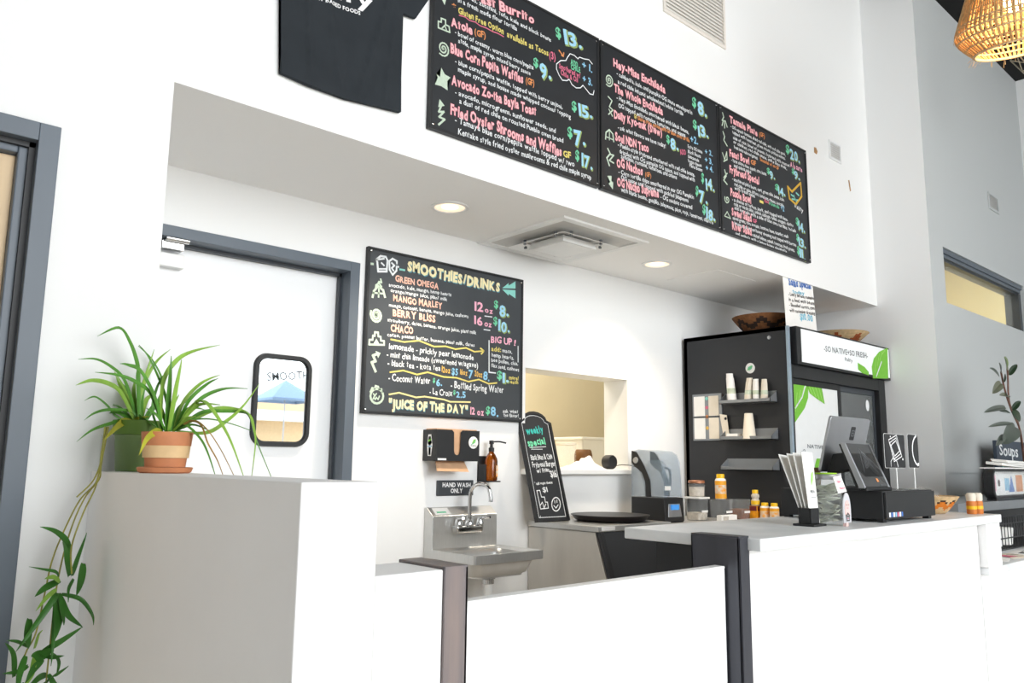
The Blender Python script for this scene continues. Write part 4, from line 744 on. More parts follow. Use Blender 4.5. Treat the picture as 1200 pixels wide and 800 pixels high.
# ---- door_1 (front wall, maple leaf in a slate frame)
d1 = struct('door_1', bx((-.40,D+.065,0), (.414,D+.105,2.083)), WOOD, bevel=.002)
bm = B(); f0 = D-.012
box(bm, (.455,f0,0), (.511,D+.15,2.177)); box(bm, (-.49,f0,0), (-.434,D+.15,2.177)); box(bm, (-.434,f0,2.121), (.455,D+.15,2.177))
struct('door_frame', bm, FRAME, d1, bevel=.002)
bm = B()
box(bm, (.414,D+.035,0), (.455,D+.12,2.121)); box(bm, (-.434,D+.035,0), (-.40,D+.12,2.121)); box(bm, (-.40,D+.035,2.085), (.414,D+.12,2.121))
struct('door_stop', bm, FRAME, d1, bevel=.004)
bm = B(); box(bm, (.438,D+.02,0), (.455,D+.04,2.121)); box(bm, (-.434,D+.02,2.105), (.455,D+.04,2.121)); struct('gasket', bm, BLACK, d1)
# ---- door_2 (white swing door with a rounded window)
d2 = struct('door_2', bx((.992,BW+.105,0), (1.975,BW+.145,2.128)), DOORW, bevel=.002)
bm = B(); f0 = BW-.012
box(bm, (1.979,f0,0), (2.032,BW+.205,2.177)); box(bm, (.94,f0,0), (.99,BW+.205,2.177)); box(bm, (.99,f0,2.128), (1.979,BW+.205,2.177))
struct('door_frame', bm, FRAME, d2, bevel=.002)
bm = B(); box(bm, (1.967,BW+.075,0), (1.979,BW+.1,2.128)); box(bm, (.99,BW+.075,2.112), (1.979,BW+.1,2.128)); struct('door_stop', bm, FRAMED, d2)
yw = BW+.105; cx, cz = 1.705, 1.477
bm = B(); o_ = rrect(.292,.432,.065,8); i_ = rrect(.242,.382,.045,8); n = len(o_)
for prof in (0,):
    rings = [[bm.verts.new((cx+x, yw-.001, cz+z)) for x, z in o_], [bm.verts.new((cx+x*.97, yw-.022, cz+z*.985)) for x, z in o_], [bm.verts.new((cx+x*1.03, yw-.022, cz+z*1.02)) for x, z in i_], [bm.verts.new((cx+x, yw-.001, cz+z)) for x, z in i_]]
    for r_ in range(3):
        for k in range(n): bm.faces.new((rings[r_][k], rings[r_][(k+1)%n], rings[r_+1][(k+1)%n], rings[r_+1][k]))
struct('window_gasket', bm, BLACK, d2, smooth=40)
bm = B(); prism(bm, [(cx+x, yw-.006, cz+z) for x, z in i_], (0,.004,0)); struct('window_pane', bm, MIRROR, d2)
bm = B(); box(bm, (1.09,BW+.03,2.085), (1.185,BW+.105,2.125)); tube(bm, [(1.10,BW+.02,2.128),(1.20,BW+.02,2.128)], .014, 10, 0)
struct('door_hinge', bm, CHROME, d2, bevel=.003)
bm = B(); box(bm, (1.095,BW+.06,2.015), (1.20,BW+.105,2.075)); struct('door_sensor', bm, WHITEP, d2, bevel=.004)

# ---- stepped half wall on the left and its steel end trim
bm = B(); box(bm, (.679,1.297,0), (.838,D,1.162)); box(bm, (.838,1.297,0), (.996,1.447,.989))
struct('wall_half', bm, HALF, bevel=.003)
bm = B(); box(bm, (.996,1.290,0), (1.054,1.297,.9915)); box(bm, (1.047,1.290,0), (1.054,1.454,.9915)); box(bm, (.996,1.290,.9895), (1.054,1.454,.9945)); box(bm, (.996,1.447,0), (1.054,1.454,.9915)); box(bm, (.996,1.297,0), (1.047,1.447,.9895))
struct('trim_3', bm, TRIMW, bevel=.0015)

# ================================================================== GATE AND COUNTER
g = thing('swing_gate', 'low white swing gate between the two steel-trimmed counter ends', 'gate', (1.55,1.35,0))
obj('gate_panel', bx((1.062,1.334,.12), (2.040,1.366,.906)), DOORW, g, bevel=.002)
obj('top_edge_strip', bx((1.062,1.333,.906), (2.040,1.367,.914)), WHITEP, g, bevel=.002)
for z in (.25,.75): obj('hinge', tube(B(), [(1.060,1.352,z-.04),(1.060,1.352,z+.04)], .006, 8), CHROME, g)

ct = thing('service_counter', 'long white service counter with quartz top and dark steel end trim', 'counter', (3.1,1.5,0))
bm = B(); box(bm, (2.102,1.297,0), (3.985,1.447,.956)); box(bm, (4.0,1.447,.7655), (4.172,1.75,.956))
obj('front_panel', bm, HALF, ct)
bm = B(); box(bm, (2.095,1.248,.957), (4.16,1.752,.993)); obj('countertop', bm, QUARTZ, ct, bevel=.004, seg=3)
bm = B(); box(bm, (3.995,1.262,.765), (4.172,1.447,.957)); obj('end_panel', bm, HALF, ct, bevel=.002)
bm = B(); box(bm, (2.048,1.290,0), (2.102,1.297,.9935)); box(bm, (2.048,1.290,0), (2.055,1.454,.9935)); box(bm, (2.048,1.290,.9935), (2.102,1.454,.9985)); box(bm, (2.055,1.297,0), (2.102,1.447,.9935)); box(bm, (2.048,1.447,0), (2.102,1.454,.9935))
obj('end_trim', bm, TRIM, ct, bevel=.0015)
bm = B(); box(bm, (2.2,1.447,.1), (3.985,1.70,.12)); box(bm, (2.2,1.447,.5), (3.985,1.70,.52)); box(bm, (2.2,1.447,0), (2.22,1.70,.957)); box(bm, (3.98,1.447,0), (4.0,1.70,.957))
obj('under_shelf', bm, BLACKM, ct)
lc = thing('lower_counter', 'lower white counter section past the end of the tall counter', 'counter', (5,1.5,0))
obj('countertop', bx((4.001,1.262,.733), (7.6,1.72,.7645)), QUARTZ, lc, bevel=.003)
obj('front_panel', bx((4.001,1.30,0), (7.6,1.42,.733)), HALF, lc)

# ================================================================== MENU BOARDS
def menu_board(name, label, key, x0, x1, z0, z1, yf, m, edge=.011):
    t = thing(name, label, 'menu board', ((x0+x1)/2, yf, z0), 'chalk menu boards')
    bm = bx((x0,yf,z0), (x1,yf+.02,z1)); obj('panel', bm, m, t, bevel=.0015)
    bm = B()
    for a, b in (((x0-.002,yf-.005,z0-.002),(x1+.002,yf+.021,z0+edge)), ((x0-.002,yf-.005,z1-edge),(x1+.002,yf+.021,z1+.002)), ((x0-.002,yf-.005,z0+edge),(x0+edge,yf+.021,z1-edge)), ((x1-edge,yf-.005,z0+edge),(x1+.002,yf+.021,z1-edge))): box(bm, a, b)
    obj('frame', bm, BLACK, t, bevel=.002)
    for x in (x0+.016, x1-.016):
        for z in (z0+.018, z1-.018):
            bm = B(); lathe(bm, [(.0001,.004),(.005,.003),(.0065,0)], (x,yf-.004,z), 12, axis='y'); obj('screw', bm, CHROME, t)
    lettering('chalk_lettering', TEXT[key], TEXT_PLANE[key], t)
    return t
menu_board('menu_board', 'high black chalk menu board, leftmost of three, listing waffles and toast', 'A', 1.850, 2.912, 2.583, 3.39, D-.022, BOARD)
menu_board('menu_board', 'high black chalk menu board, middle of three, listing enchiladas and nachos', 'B', 2.929, 4.000, 2.583, 3.39, D-.022, BOARD)
menu_board('menu_board', 'high black chalk menu board, rightmost of three, listing tamale plate and salads', 'C', 4.013, 5.09, 2.583, 3.39, D-.022, BOARD)
menu_board('menu_board', 'grey-black smoothies and drinks chalkboard on the recessed wall beside white door', 'S', 2.068, 3.13, 1.433, 2.268, BW-.022, BOARDS)

# ---- T-shirt pinned to the wall
ts = thing('t_shirt', 'charcoal t-shirt with white lettering pinned high on the wall', 't-shirt', (1.45,2.56,2.6))
def shirt_y(x, z):
    f = 0
    for x0, k, s, a in ((1.27,.10,.014,.011),(1.36,.22,.018,.010),(1.60,-.26,.016,.013),(1.66,-.10,.014,.008),(1.48,.04,.03,.006)):
        f += a*math.exp(-((x-x0-(2.95-z)*k)/s)**2)*min(1, max(0, (z-2.57)*6+.25))
    return 2.577 - .004*math.sin((x-1.18)*15+2*(z-2.6)) - f
bm = B()
out = [(1.184,2.588),(1.30,2.578),(1.45,2.577),(1.60,2.592),(1.705,2.602),(1.700,2.75),(1.688,2.90),(1.672,3.04),(1.688,3.032),(1.766,3.039),(1.835,3.16),(1.70,3.34),(1.56,3.38),(1.50,3.335),(1.43,3.325),(1.36,3.335),(1.30,3.38),(1.14,3.34),(1.03,3.16),(1.10,3.039),(1.20,3.04)]
gx, gz = 34, 44
def inside(x, z):
    c = False; j = len(out)-1
    for i in range(len(out)):
        xi, zi = out[i]; xj, zj = out[j]
        if (zi > z) != (zj > z) and x < (xj-xi)*(z-zi)/(zj-zi)+xi: c = not c
        j = i
    return c
fv = [bm.verts.new((x, 0, z)) for x, z in out]; fc = bm.faces.new(fv)
bmesh.ops.triangulate(bm, faces=[fc])
for _ in range(5):
    bmesh.ops.subdivide_edges(bm, edges=[e for e in bm.edges if e.calc_length() > .03], cuts=1, use_grid_fill=False)
    bmesh.ops.triangulate(bm, faces=[f for f in bm.faces if len(f.verts) > 3])
for v in bm.verts: v.co.y = shirt_y(v.co.x, v.co.z)
r_ = bmesh.ops.extrude_face_region(bm, geom=list(bm.faces))
for v in r_['geom']:
    if isinstance(v, bmesh.types.BMVert): v.co.y = 2.592
obj('shirt_body', bm, SHIRT, ts, smooth=60)
lt = lettering('shirt_lettering', TEXT['Z'], TEXT_PLANE['Z'], ts, jitter=.2)
for v in lt.data.vertices:
    v.co.y = shirt_y(v.co.x+1.45, v.co.z+2.6)-.0025-2.56
# ---- wall vents
mat('pale_grey_vent_enamel', '#d3d1cd', .5, noise=.04)
def grille(name, label, x0, x1, z0, z1, yf, n, m=WHITEP, fr=.02):
    t = thing(name, label, 'vent', ((x0+x1)/2, yf, z0), 'wall grilles')
    bm = B()
    for a, b in (((x0,yf-.012,z0),(x1,yf,z0+fr)), ((x0,yf-.012,z1-fr),(x1,yf,z1)), ((x0,yf-.012,z0+fr),(x0+fr,yf,z1-fr)), ((x1-fr,yf-.012,z0+fr),(x1,yf,z1-fr))): box(bm, a, b)
    obj('frame', bm, m, t, bevel=.002)
    bm = B(); st = (z1-z0-2*fr)/n
    for i in range(n):
        z = z0+fr+i*st
        prism(bm, [(x0+fr,yf-.010,z+.1*st),(x0+fr,yf-.010,z+.28*st),(x0+fr,yf-.001,z+.75*st),(x0+fr,yf-.001,z+.57*st)], (x1-x0-2*fr,0,0))
    obj('louvres', bm, m, t)
    obj('duct_back', bx((x0+fr,yf-.001,z0+fr), (x1-fr,yf-.0003,z1-fr)), MATS['pale_grey_vent_enamel'], t)
    return t
grille('wall_vent', 'large cream louvred return vent above the middle menu board', 3.50, 4.14, 3.80, 4.36, D, 22, mat('cream_vent_enamel', '#e8e1d8', .5, noise=.04))
grille('wall_vent', 'small square vent right of the menu boards', 5.49, 5.675, 3.455, 3.60, D, 7, WALLG, fr=.014)
grille('wall_vent', 'small square vent above the high interior window', 7.60, 7.86, 3.455, 3.61, 2.19, 7, WALLW, fr=.018)
# scraps of old tape and patching on the wall
def scrap(x, z, pts, yf, label):
    bm = B(); prism(bm, [(x+a, yf-.0025, z+b) for a, b in pts], (0,.0025,0)); tag(obj('tape_scrap', bm, TAN), label, 'tape residue', 'tape scraps on the upper wall')
scrap(5.283, 3.455, [(-.02,-.02),(.015,-.025),(.03,0),(.01,.025),(-.018,.02)], D, 'small tan tape scrap left of the small wall vent')
scrap(5.80, 3.32, [(-.012,.04),(.004,.045),(.022,-.035),(.008,-.045)], D, 'slanted tan tape scrap below the small wall vent')
scrap(1.065, 2.92, [(-.02,-.012),(.02,-.02),(.025,.012),(-.01,.02)], D, 'tan tape scrap on the wall left of the t-shirt')

# ---- soffit fittings
def downlight(x, y, label):
    t = thing('recessed_light', label, 'ceiling light', (x,y,ZS), 'recessed lights in the soffit')
    bm = B(); lathe(bm, [(.094,ZS-.0005),(.094,ZS-.006),(.078,ZS-.008),(.074,ZS-.002)], (x,y,0), 36, cap0=False, cap1=False); obj('trim_ring', bm, WHITEP, t, smooth=40)
    bm = B(); lathe(bm, [(.074,ZS-.0035),(.06,ZS-.0015),(.045,ZS-.0008),(.040,ZS-.0006)], (x,y,0), 36, cap0=False, cap1=False); obj('reflector', bm, CAN, t, smooth=40)
    bm = B(); lathe(bm, [(.042,ZS-.0020),(.03,ZS-.0040),(.0001,ZS-.0045)], (x,y,0), 24); obj('lamp', bm, DLIGHT, t, smooth=40)
    l = bpy.data.lights.new('downlight', 'SPOT'); l.energy = 46; l.spot_size = 2.0; l.spot_blend = .8; l.color = (1,.88,.72); l.shadow_soft_size = .05
    o = bpy.data.objects.new('downlight_lamp', l); C.objects.link(o); o.parent = t; o.location = (0,0,-.02)
downlight(2.29, 3.00, 'glowing recessed round light above the smoothies board, nearer the shirt')
downlight(3.91, 2.985, 'glowing recessed round light right of the square air diffuser')
t = thing('air_diffuser', 'square white tiered air diffuser in the lowered ceiling', 'vent', (3.13,3.045,ZS))
def pyr(bm, cx, cy, r0, z0, r1, z1):
    a = [bm.verts.new((cx+sx*r0, cy+sy*r0, z0)) for sx, sy in ((-1,-1),(1,-1),(1,1),(-1,1))]; b = [bm.verts.new((cx+sx*r1, cy+sy*r1, z1)) for sx, sy in ((-1,-1),(1,-1),(1,1),(-1,1))]
    for k in range(4): bm.faces.new((a[k], a[(k+1)%4], b[(k+1)%4], b[k]))
    return a, b
cx, cy = 3.13, 3.045
bm = B()
pyr(bm, cx, cy, .345, ZS-.0005, .340, ZS-.010); pyr(bm, cx, cy, .340, ZS-.010, .30, ZS-.010); pyr(bm, cx, cy, .30, ZS-.010, .298, ZS-.002)
obj('outer_frame', bm, WHITEP, t)
bm = B(); box(bm, (cx-.298,cy-.298,ZS-.0018), (cx+.298,cy+.298,ZS-.0006)); obj('throat', bm, MATS['pale_grey_vent_enamel'], t)
for r0, r1, zt, zb in ((.225,.160,.008,.034), (.135,.125,.012,.048)):
    bm = B(); pyr(bm, cx, cy, r0, ZS-zb, r1, ZS-zt); pyr(bm, cx, cy, r0, ZS-zb, r0-.006, ZS-zb); pyr(bm, cx, cy, r0-.006, ZS-zb, r1-.006, ZS-zt)
    obj('cone_tier', bm, WHITEP, t)
bm = B(); a, b = pyr(bm, cx, cy, .125, ZS-.048, .10, ZS-.052); bm.faces.new(b); obj('centre_plate', bm, WHITEP, t)
bm = B()
for sx, sy in ((1,0),(-1,0),(0,1),(0,-1)):
    for k in (-.12, .12):
        obj('bracket', bx((cx+sx*.18+sy*k-.006, cy+sy*.18+sx*k-.006, ZS-.03), (cx+sx*.18+sy*k+.006, cy+sy*.18+sx*k+.006, ZS-.002)), GREYP, t)
obj('access_panel', bx((4.30,2.80,ZS-.004), (4.75,3.2,ZS-.0005)), SOFF); tag(bpy.data.objects['access_panel'], 'flush painted access panel in the soffit past the second light', 'panel')

# ================================================================== HAND-WASH CORNER
sk = thing('hand_sink', 'wall-mounted stainless hand-wash sink with deep basin', 'sink', (2.69,3.395,.55))
bm = B(); prism(bm, [(2.474,3.394,.70),(2.474,3.394,.968),(2.474,3.375,.968),(2.474,3.322,.926),(2.474,3.322,.70)], (.434,0,0)); obj('backsplash', bm, STEEL, sk, bevel=.003)
X0, X1, Y0, Y1, ZR = 2.462, 2.92, 2.968, 3.322, .763
bm = B(); w_, d_ = X1-X0, Y1-Y0; cx, cy = (X0+X1)/2, (Y0+Y1)/2
def rr(w, d, r, z, oy=0): return [bm.verts.new((cx+x, cy+oy+y, z)) for x, y in rrect(w, d, r, 5)]
rings = [rr(w_,d_,.012,ZR-.042), rr(w_,d_,.012,ZR), rr(w_-.012,d_-.012,.012,ZR+.001), rr(w_-.03,d_-.03,.03,ZR-.008), rr(w_-.10,d_-.10,.05,ZR-.012,-.01), rr(w_-.12,d_-.12,.05,ZR-.03,-.01), rr(w_-.14,d_-.14,.05,ZR-.12,-.01), rr(.05,.05,.024,ZR-.128,-.01)]
n = len(rings[0])
for a, b in zip(rings, rings[1:]):
    for k in range(n): bm.faces.new((a[k], a[(k+1)%n], b[(k+1)%n], b[k]))
bm.faces.new(rings[-1]); obj('basin_rim', bm, STEEL, sk, smooth=35)
bm = B()
rings = [rr(w_-.06,d_-.06,.03,ZR-.03,-.005), rr(w_-.08,d_-.08,.05,ZR-.075,-.005), rr(w_-.10,d_-.10,.06,ZR-.105,-.005), rr(w_-.17,d_-.17,.06,ZR-.122,-.005)]
for a, b in zip(rings, rings[1:]):
    for k in range(n): bm.faces.new((a[k], a[(k+1)%n], b[(k+1)%n], b[k]))
bm.faces.new(rings[-1]); obj('basin_bowl', bm, STEELD, sk, smooth=50)
bm = B(); lathe(bm, [(.036,.645),(.036,.625),(.03,.62),(.03,.60)], (cx,cy-.01,0), 20); obj('drain_nut', bm, CHROME, sk, smooth=40)
bm = B(); tube(bm, [(cx,cy-.01,.61),(cx,cy-.01,.46),(cx,cy+.02,.42),(cx,cy+.08,.42),(cx,cy+.11,.46),(cx,cy+.16,.50),(cx,cy+.195,.50)], .024, 14); obj('drain_pipe', bm, WHITEP, sk, smooth=50)
bm = B(); tube(bm, smooth_path([(cx-.08,3.36,.45),(cx-.10,3.25,.50),(cx-.08,3.28,.62),(cx-.05,3.33,.72)]), .008, 8); obj('supply_hose', bm, ALU, sk, smooth=50)
fx = 2.685
bm = B(); prism(bm, [(fx-.095,3.321,.878),(fx+.095,3.321,.878),(fx+.085,3.321,.838),(fx-.085,3.321,.838)], (0,-.05,0)); obj('faucet_body', bm, CHROME, sk, bevel=.012, seg=3)
for s in (-1, 1):
    bm = B(); lathe(bm, [(.017,.868),(.02,.885),(.014,.90),(.012,.91)], (fx+s*.072,3.285,0), 16)
    tube(bm, [(fx+s*.072,3.285,.908),(fx+s*.075,3.262,.914),(fx+s*.09,3.225,.918)], [.011,.009,.007], 10); obj('tap_handle', bm, CHROME, sk, smooth=50)
bm = B(); lathe(bm, [(.02,.87),(.022,.885),(.015,.90)], (fx,3.285,0), 16)
tube(bm, smooth_path([(fx,3.285,.89),(fx,3.284,1.03),(fx+.005,3.26,1.075),(fx+.015,3.215,1.09),(fx+.028,3.175,1.075),(fx+.034,3.16,1.03),(fx+.034,3.158,1.0)], 5), .0105, 12); obj('gooseneck_spout', bm, CHROME, sk, smooth=60)
bm = B(); box(bm, (2.50,3.330,.9355), (2.60,3.368,.9365)); 
for v in bm.verts: v.co.z = .9265+(v.co.y-3.322)*(.042/.053)+(.0012 if v.co.z > .936 else .0004)
obj('splash_sticker', bm, PAPER, sk)
bm = B(); box(bm, (2.515,3.338,.9366), (2.575,3.346,.9376))
for v in bm.verts: v.co.z = .9282+(v.co.y-3.322)*(.042/.053)+(.0004 if v.co.z > .937 else 0)
obj('sticker_stripe', bm, INK['g'], bpy.data.objects['splash_sticker'])

pd = thing('paper_towel_dispenser', 'black paper towel dispenser with brown towels above the sink', 'towel dispenser', (2.6,3.395,1.2))
X0, X1, YF, Z0, Z1 = 2.453, 2.738, 3.278, 1.205, 1.365
bm = B(); box(bm, (X0,YF+.004,Z0), (X0+.005,3.394,Z1)); box(bm, (X1-.005,YF+.004,Z0), (X1,3.394,Z1)); box(bm, (X0,3.388,Z0), (X1,3.394,Z1)); box(bm, (X0,YF+.004,Z0), (X1,YF+.03,Z0+.004)); box(bm, (X0,3.34,Z0), (X1,3.394,Z0+.004))
obj('case', bm, BLACK, pd, bevel=.001)
cxm = (X0+X1)/2-.007
pts = [(X0,YF,Z0),(X1,YF,Z0),(X1,YF,Z1)]; sl = .023
pts += [(cxm+sl+.012,YF,Z1),(cxm+sl,YF,Z1-.012),(cxm+sl-.003,YF,Z0+.05)] + [(cxm+(sl-.003)*math.cos(a),YF,Z0+.05-(sl-.003)*math.sin(a)) for a in (PI*.25,PI*.5,PI*.75)] + [(cxm-sl+.003,YF,Z0+.05),(cxm-sl,YF,Z1-.012),(cxm-sl-.012,YF,Z1),(X0,YF,Z1)]
bm = B(); prism(bm, pts, (0,.004,0)); obj('front_plate', bm, BLACK, pd)
obj('towel_stack', bx((X0+.008,YF+.012,Z0+.006), (X1-.008,3.382,Z1+.006)), KRAFT, pd, bevel=.003)
bm = B(); prism(bm, [(X0+.035,YF+.05,Z0+.004),(X1-.065,YF+.05,Z0+.004),(X1-.072,YF-.005,Z0-.055),(X0+.005,YF-.005,Z0-.05)], (0,.003,0)); obj('hanging_towel', bm, KRAFT, pd)
bm = B(); lathe(bm, [(.0001,.0016),(.031,.0016),(.032,0)], (X1-.042,YF,Z0+.098), 28, axis='y'); st = obj('round_sticker', bm, PAPER, pd); tag(st, 'white round sticker with a green leaf')
items = [('f', [(-.012,-.004),(.0,.016),(.016,.018),(.010,.0),(-.004,-.008)], 'leaf'), ('k', [(-.018,-.012),(.0,-.002),(.012,.014)], .004, 'g'), ('t', 'Itality', -.019, -.020, .019, -.020, .008, 'grey')]
lettering('sticker_print', items, ((X1-.042,YF-.0022,Z0+.098), (1,0,0), (0,0,1)), st)
items = [('f', [(-.022,.0),(-.012,.055),(.012,.055),(.024,.0),(.014,-.055),(-.014,-.055)], 'W'), ('f', [(-.016,.01),(-.008,.045),(.008,.045),(.018,.01),(.0,-.004)], 'y'), ('f', [(-.008,-.012),(.010,-.012),(.010,-.05),(-.008,-.05)], 'bl'), ('k', [(-.014,-.006),(.016,-.006)], .006, 'b'), ('k', [(-.01,.02),(.01,.03)], .008, 'leaf')]
lettering('side_sticker', items, ((X0,3.335,Z0+.08), (0,-1,0), (0,0,1)), pd)
obj('maker_label', bx((X0+.01,YF-.001,Z0+.004), (X0+.065,YF,Z0+.014)), PAPER, pd)

sb = thing('soap_bottle', 'amber glass pump soap bottle in a black wall bracket', 'soap bottle', (2.87,3.33,1.10))
bm = B(); lathe(bm, [(.030,0),(.034,.004),(.035,.02),(.035,.105),(.033,.118),(.022,.140),(.0145,.150),(.0135,.158)], (2.872,3.335,1.103), 28); obj('bottle', bm, AMBER, sb, smooth=50)
bm = B(); lathe(bm, [(.0155,.156),(.0155,.176),(.009,.180),(.008,.196),(.013,.198),(.013,.214),(.009,.217)], (2.872,3.335,1.103), 18); tube(bm, smooth_path([(2.875,3.335,1.312),(2.91,3.315,1.314),(2.945,3.298,1.307)]), .0042, 8); obj('pump', bm, BLACK, sb, smooth=40)
bm = B(); box(bm, (2.822,3.33,1.093), (2.836,3.394,1.19)); box(bm, (2.822,3.30,1.095), (2.912,3.394,1.102)); box(bm, (2.822,3.384,1.093), (2.912,3.394,1.235)); obj('wall_bracket', bm, BLACK, sb, bevel=.002)
obj('bottle_label', bx((2.878,3.299,1.125), (2.889,3.3005,1.185)), LABELO, sb)

hs = thing('wall_sign', 'small black hand-wash sign with white capitals', 'sign', (2.667,3.39,1.02))
obj('plate', bx((2.546,3.384,1.024), (2.790,3.394,1.105)), BOARDS, hs, bevel=.003)
lettering('sign_lettering', TEXT['W'], TEXT_PLANE['W'], hs, jitter=0, lift=-.0008+.0012)

# ================================================================== PREP TABLE, BACK COUNTER
pt_ = thing('prep_table', 'stainless prep unit with sloped black front under the hatch', 'prep table', (3.5,3.1,0))
bm = B(); prism(bm, [(3.205,3.385,0),(3.205,3.385,.842),(3.205,2.875,.842),(3.205,2.865,.80),(3.205,2.62,.10),(3.205,2.62,0)], (.02,0,0)); prism(bm, [(3.80,3.385,0),(3.80,3.385,.842),(3.80,2.875,.842),(3.80,2.865,.80),(3.80,2.62,.10),(3.80,2.62,0)], (.02,0,0)); box(bm, (3.225,3.365,0), (3.80,3.385,.842))
obj('side_panel', bm, STEELD, pt_)
bm = B(); prism(bm, [(3.203,2.870,.845),(3.203,2.850,.845),(3.203,2.600,.10),(3.203,2.620,.10)], (.61,0,0)); obj('front_panel', bm, BLACKM, pt_, bevel=.003)
bm = B(); prism(bm, [(3.207,2.852,.842),(3.207,2.840,.842),(3.207,2.590,.10),(3.207,2.602,.10)], (.03,0,0)); obj('front_edge_trim', bm, BLACK, pt_, bevel=.002)
obj('front_edge_trim', prism(B(), [(3.765,2.852,.842),(3.765,2.840,.842),(3.765,2.590,.10),(3.765,2.602,.10)], (.008,0,0)), ALU, pt_, bevel=.002)
bm = B(); box(bm, (3.198,2.848,.845), (3.825,3.388,.875)); obj('worktop', bm, STEEL, pt_, bevel=.003)
obj('edge_label', bx((3.222,2.846,.852), (3.33,2.8475,.872)), PAPER, pt_)
bk = thing('back_counter', 'dark back counter between prep unit and drinks fridge', 'counter', (4.25,3.1,0))
obj('cabinet', bx((3.84,2.66,0), (4.695,3.385,.822)), BLACKM, bk)
obj('worktop', bx((3.835,2.63,.822), (4.70,3.39,.85)), STEELD, bk, bevel=.003)
t = thing('round_tray', 'round black serving tray lying on the steel worktop', 'tray', (3.60,3.10,.875))
bm = B(); lathe(bm, [(.13,.8752),(.19,.878),(.205,.884),(.222,.906),(.228,.909),(.228,.912),(.21,.912),(.0001,.9125)], (3.59,3.105,0), 48); obj('tray_body', bm, mat('black_baked_enamel', '#2a2624', .38, metal=.2, noise=.1), t, smooth=40)

# A-frame specials board leaning on the sill
P0, ux, uy = (Vector(v) for v in TEXT_PLANE['F']); nn = ux.cross(uy).normalized()
ab = thing('specials_chalkboard', 'tall leaning chalkboard with arched top advertising the weekly special', 'chalkboard', P0)
def arch(w0, w1, h, sh, ins=0):
    pts = [(w0+ins,ins),(w1-ins,ins),(w1-ins,h-sh-ins*.4),(w1-.03-ins*.6,h-sh+.012-ins*.4)]
    c = (w0+w1)/2; r = (w1-w0)/2-.034-ins*.6
    for i in range(9):
        a = PI*i/8; pts.append((c+r*math.cos(a), h-sh+.012-ins*.4+(sh-.012-ins*.6)*math.sin(a)))
    pts += [(w0+.03+ins*.6,h-sh+.012-ins*.4),(w0+ins,h-sh-ins*.4)]
    return pts
o_ = arch(-.018,.243,.648,.066); i_ = arch(-.018,.243,.648,.066,.016)
bm = B(); prism(bm, [P0+ux*a+uy*b-nn*.004 for a, b in o_], -nn*.016); obj('board', bm, BOARD, ab)
bm = B(); n = len(o_)
ra = [bm.verts.new(P0+ux*a+uy*b-nn*.004) for a, b in o_]; rb = [bm.verts.new(P0+ux*a+uy*b+nn*.004) for a, b in o_]; rc = [bm.verts.new(P0+ux*a+uy*b+nn*.004) for a, b in i_]; rd = [bm.verts.new(P0+ux*a+uy*b-nn*.004) for a, b in i_]
for p_, q_ in ((ra,rb),(rb,rc),(rc,rd)):
    for k in range(n): bm.faces.new((p_[k], p_[(k+1)%n], q_[(k+1)%n], q_[k]))
obj('frame', bm, BLACK, ab)
i2 = arch(-.018,.243,.648,.066,.024)
lettering('chalk_lettering', TEXT['F']+[('k', i2, .0035, 'w', 1), ('k', [(.0,.03),(.012,.022),(.02,.034)], .003, 'w', 0), ('k', [(.228,.60),(.218,.58),(.229,.575)], .003, 'w', 0), ('k', [(.005,.60),(.015,.58),(.004,.575)], .003, 'w', 0)], TEXT_PLANE['F'], ab, lift=-.0030)
# hatch items: napkins, black cap, bin, jug, jar
t = thing('napkin_pile', 'crumpled white cloth pile on the hatch sill', 'cloths', (3.76,3.47,1.165))
for i, (x, y, hx, hy, hz) in enumerate(((3.70,3.455,.105,.075,.05),(3.795,3.475,.085,.07,.085),(3.60,3.44,.07,.05,.022))):
    bm = B(); bmesh.ops.create_grid(bm, x_segments=22, y_segments=16, size=1); ph = i*1.7
    for v in bm.verts:
        u_, v_ = v.co.x, v.co.y; m_ = max(0, 1-abs(u_)**2.2)*max(0, 1-abs(v_)**2.2)
        k_ = .74+.16*math.sin(u_*4.2+v_*3+ph)+.10*math.sin(v_*6-u_*3.4+ph*2)
        v.co = Vector((x+u_*hx*(1+.14*math.sin(v_*6+ph)), y+v_*hy*(1+.16*math.sin(u_*7+ph)), 1.1655+.004+hz*m_*k_))
    r_ = bmesh.ops.extrude_face_region(bm, geom=list(bm.faces))
    for v in r_['geom']:
        if isinstance(v, bmesh.types.BMVert): v.co.z = 1.1655
    obj('cloth_fold', bm, PAPER, t, smooth=50)
t = thing('black_pendant_cap', 'round black cap with a trailing cord at the hatch sill end', 'cap', (3.985,3.45,1.165))
bm = B(); lathe(bm, [(.0001,-.03),(.044,-.03),(.046,-.024),(.046,.024),(.042,.03),(.0001,.03)], (3.985,3.45,1.2115), 28, axis='y'); obj('cap_body', bm, BLACK, t, smooth=40)
bm = B(); tube(bm, smooth_path([(4.025,3.45,1.185),(4.07,3.40,1.195),(4.11,3.32,1.175),(4.15,3.30,1.08),(4.16,3.30,.95),(4.16,3.33,.853)]), .003, 6); obj('cord', bm, BLACK, t)
ks = thing('kitchen_shelf', 'cream shelf just inside the serving hatch', 'shelf', (4.3,4.2,1.1)); obj('shelf_board', bx((3.3,3.78,1.10), (5.4,4.45,1.13)), CREAM, ks, bevel=.003)
for x in (3.4,5.3):
    for y in (3.85,4.38): obj('leg', bx((x,y,0), (x+.04,y+.04,1.10)), CREAM, ks)
t = thing('white_bin', 'white square tub standing inside the serving hatch', 'tub', (4.5,4.15,1.13))
bm = B(); prism(bm, [(4.36,4.02,1.1305),(4.63,4.02,1.1305),(4.66,4.01,1.385),(4.33,4.01,1.385)], (0,.28,0)); obj('tub', bm, WHITEP, t, bevel=.01)
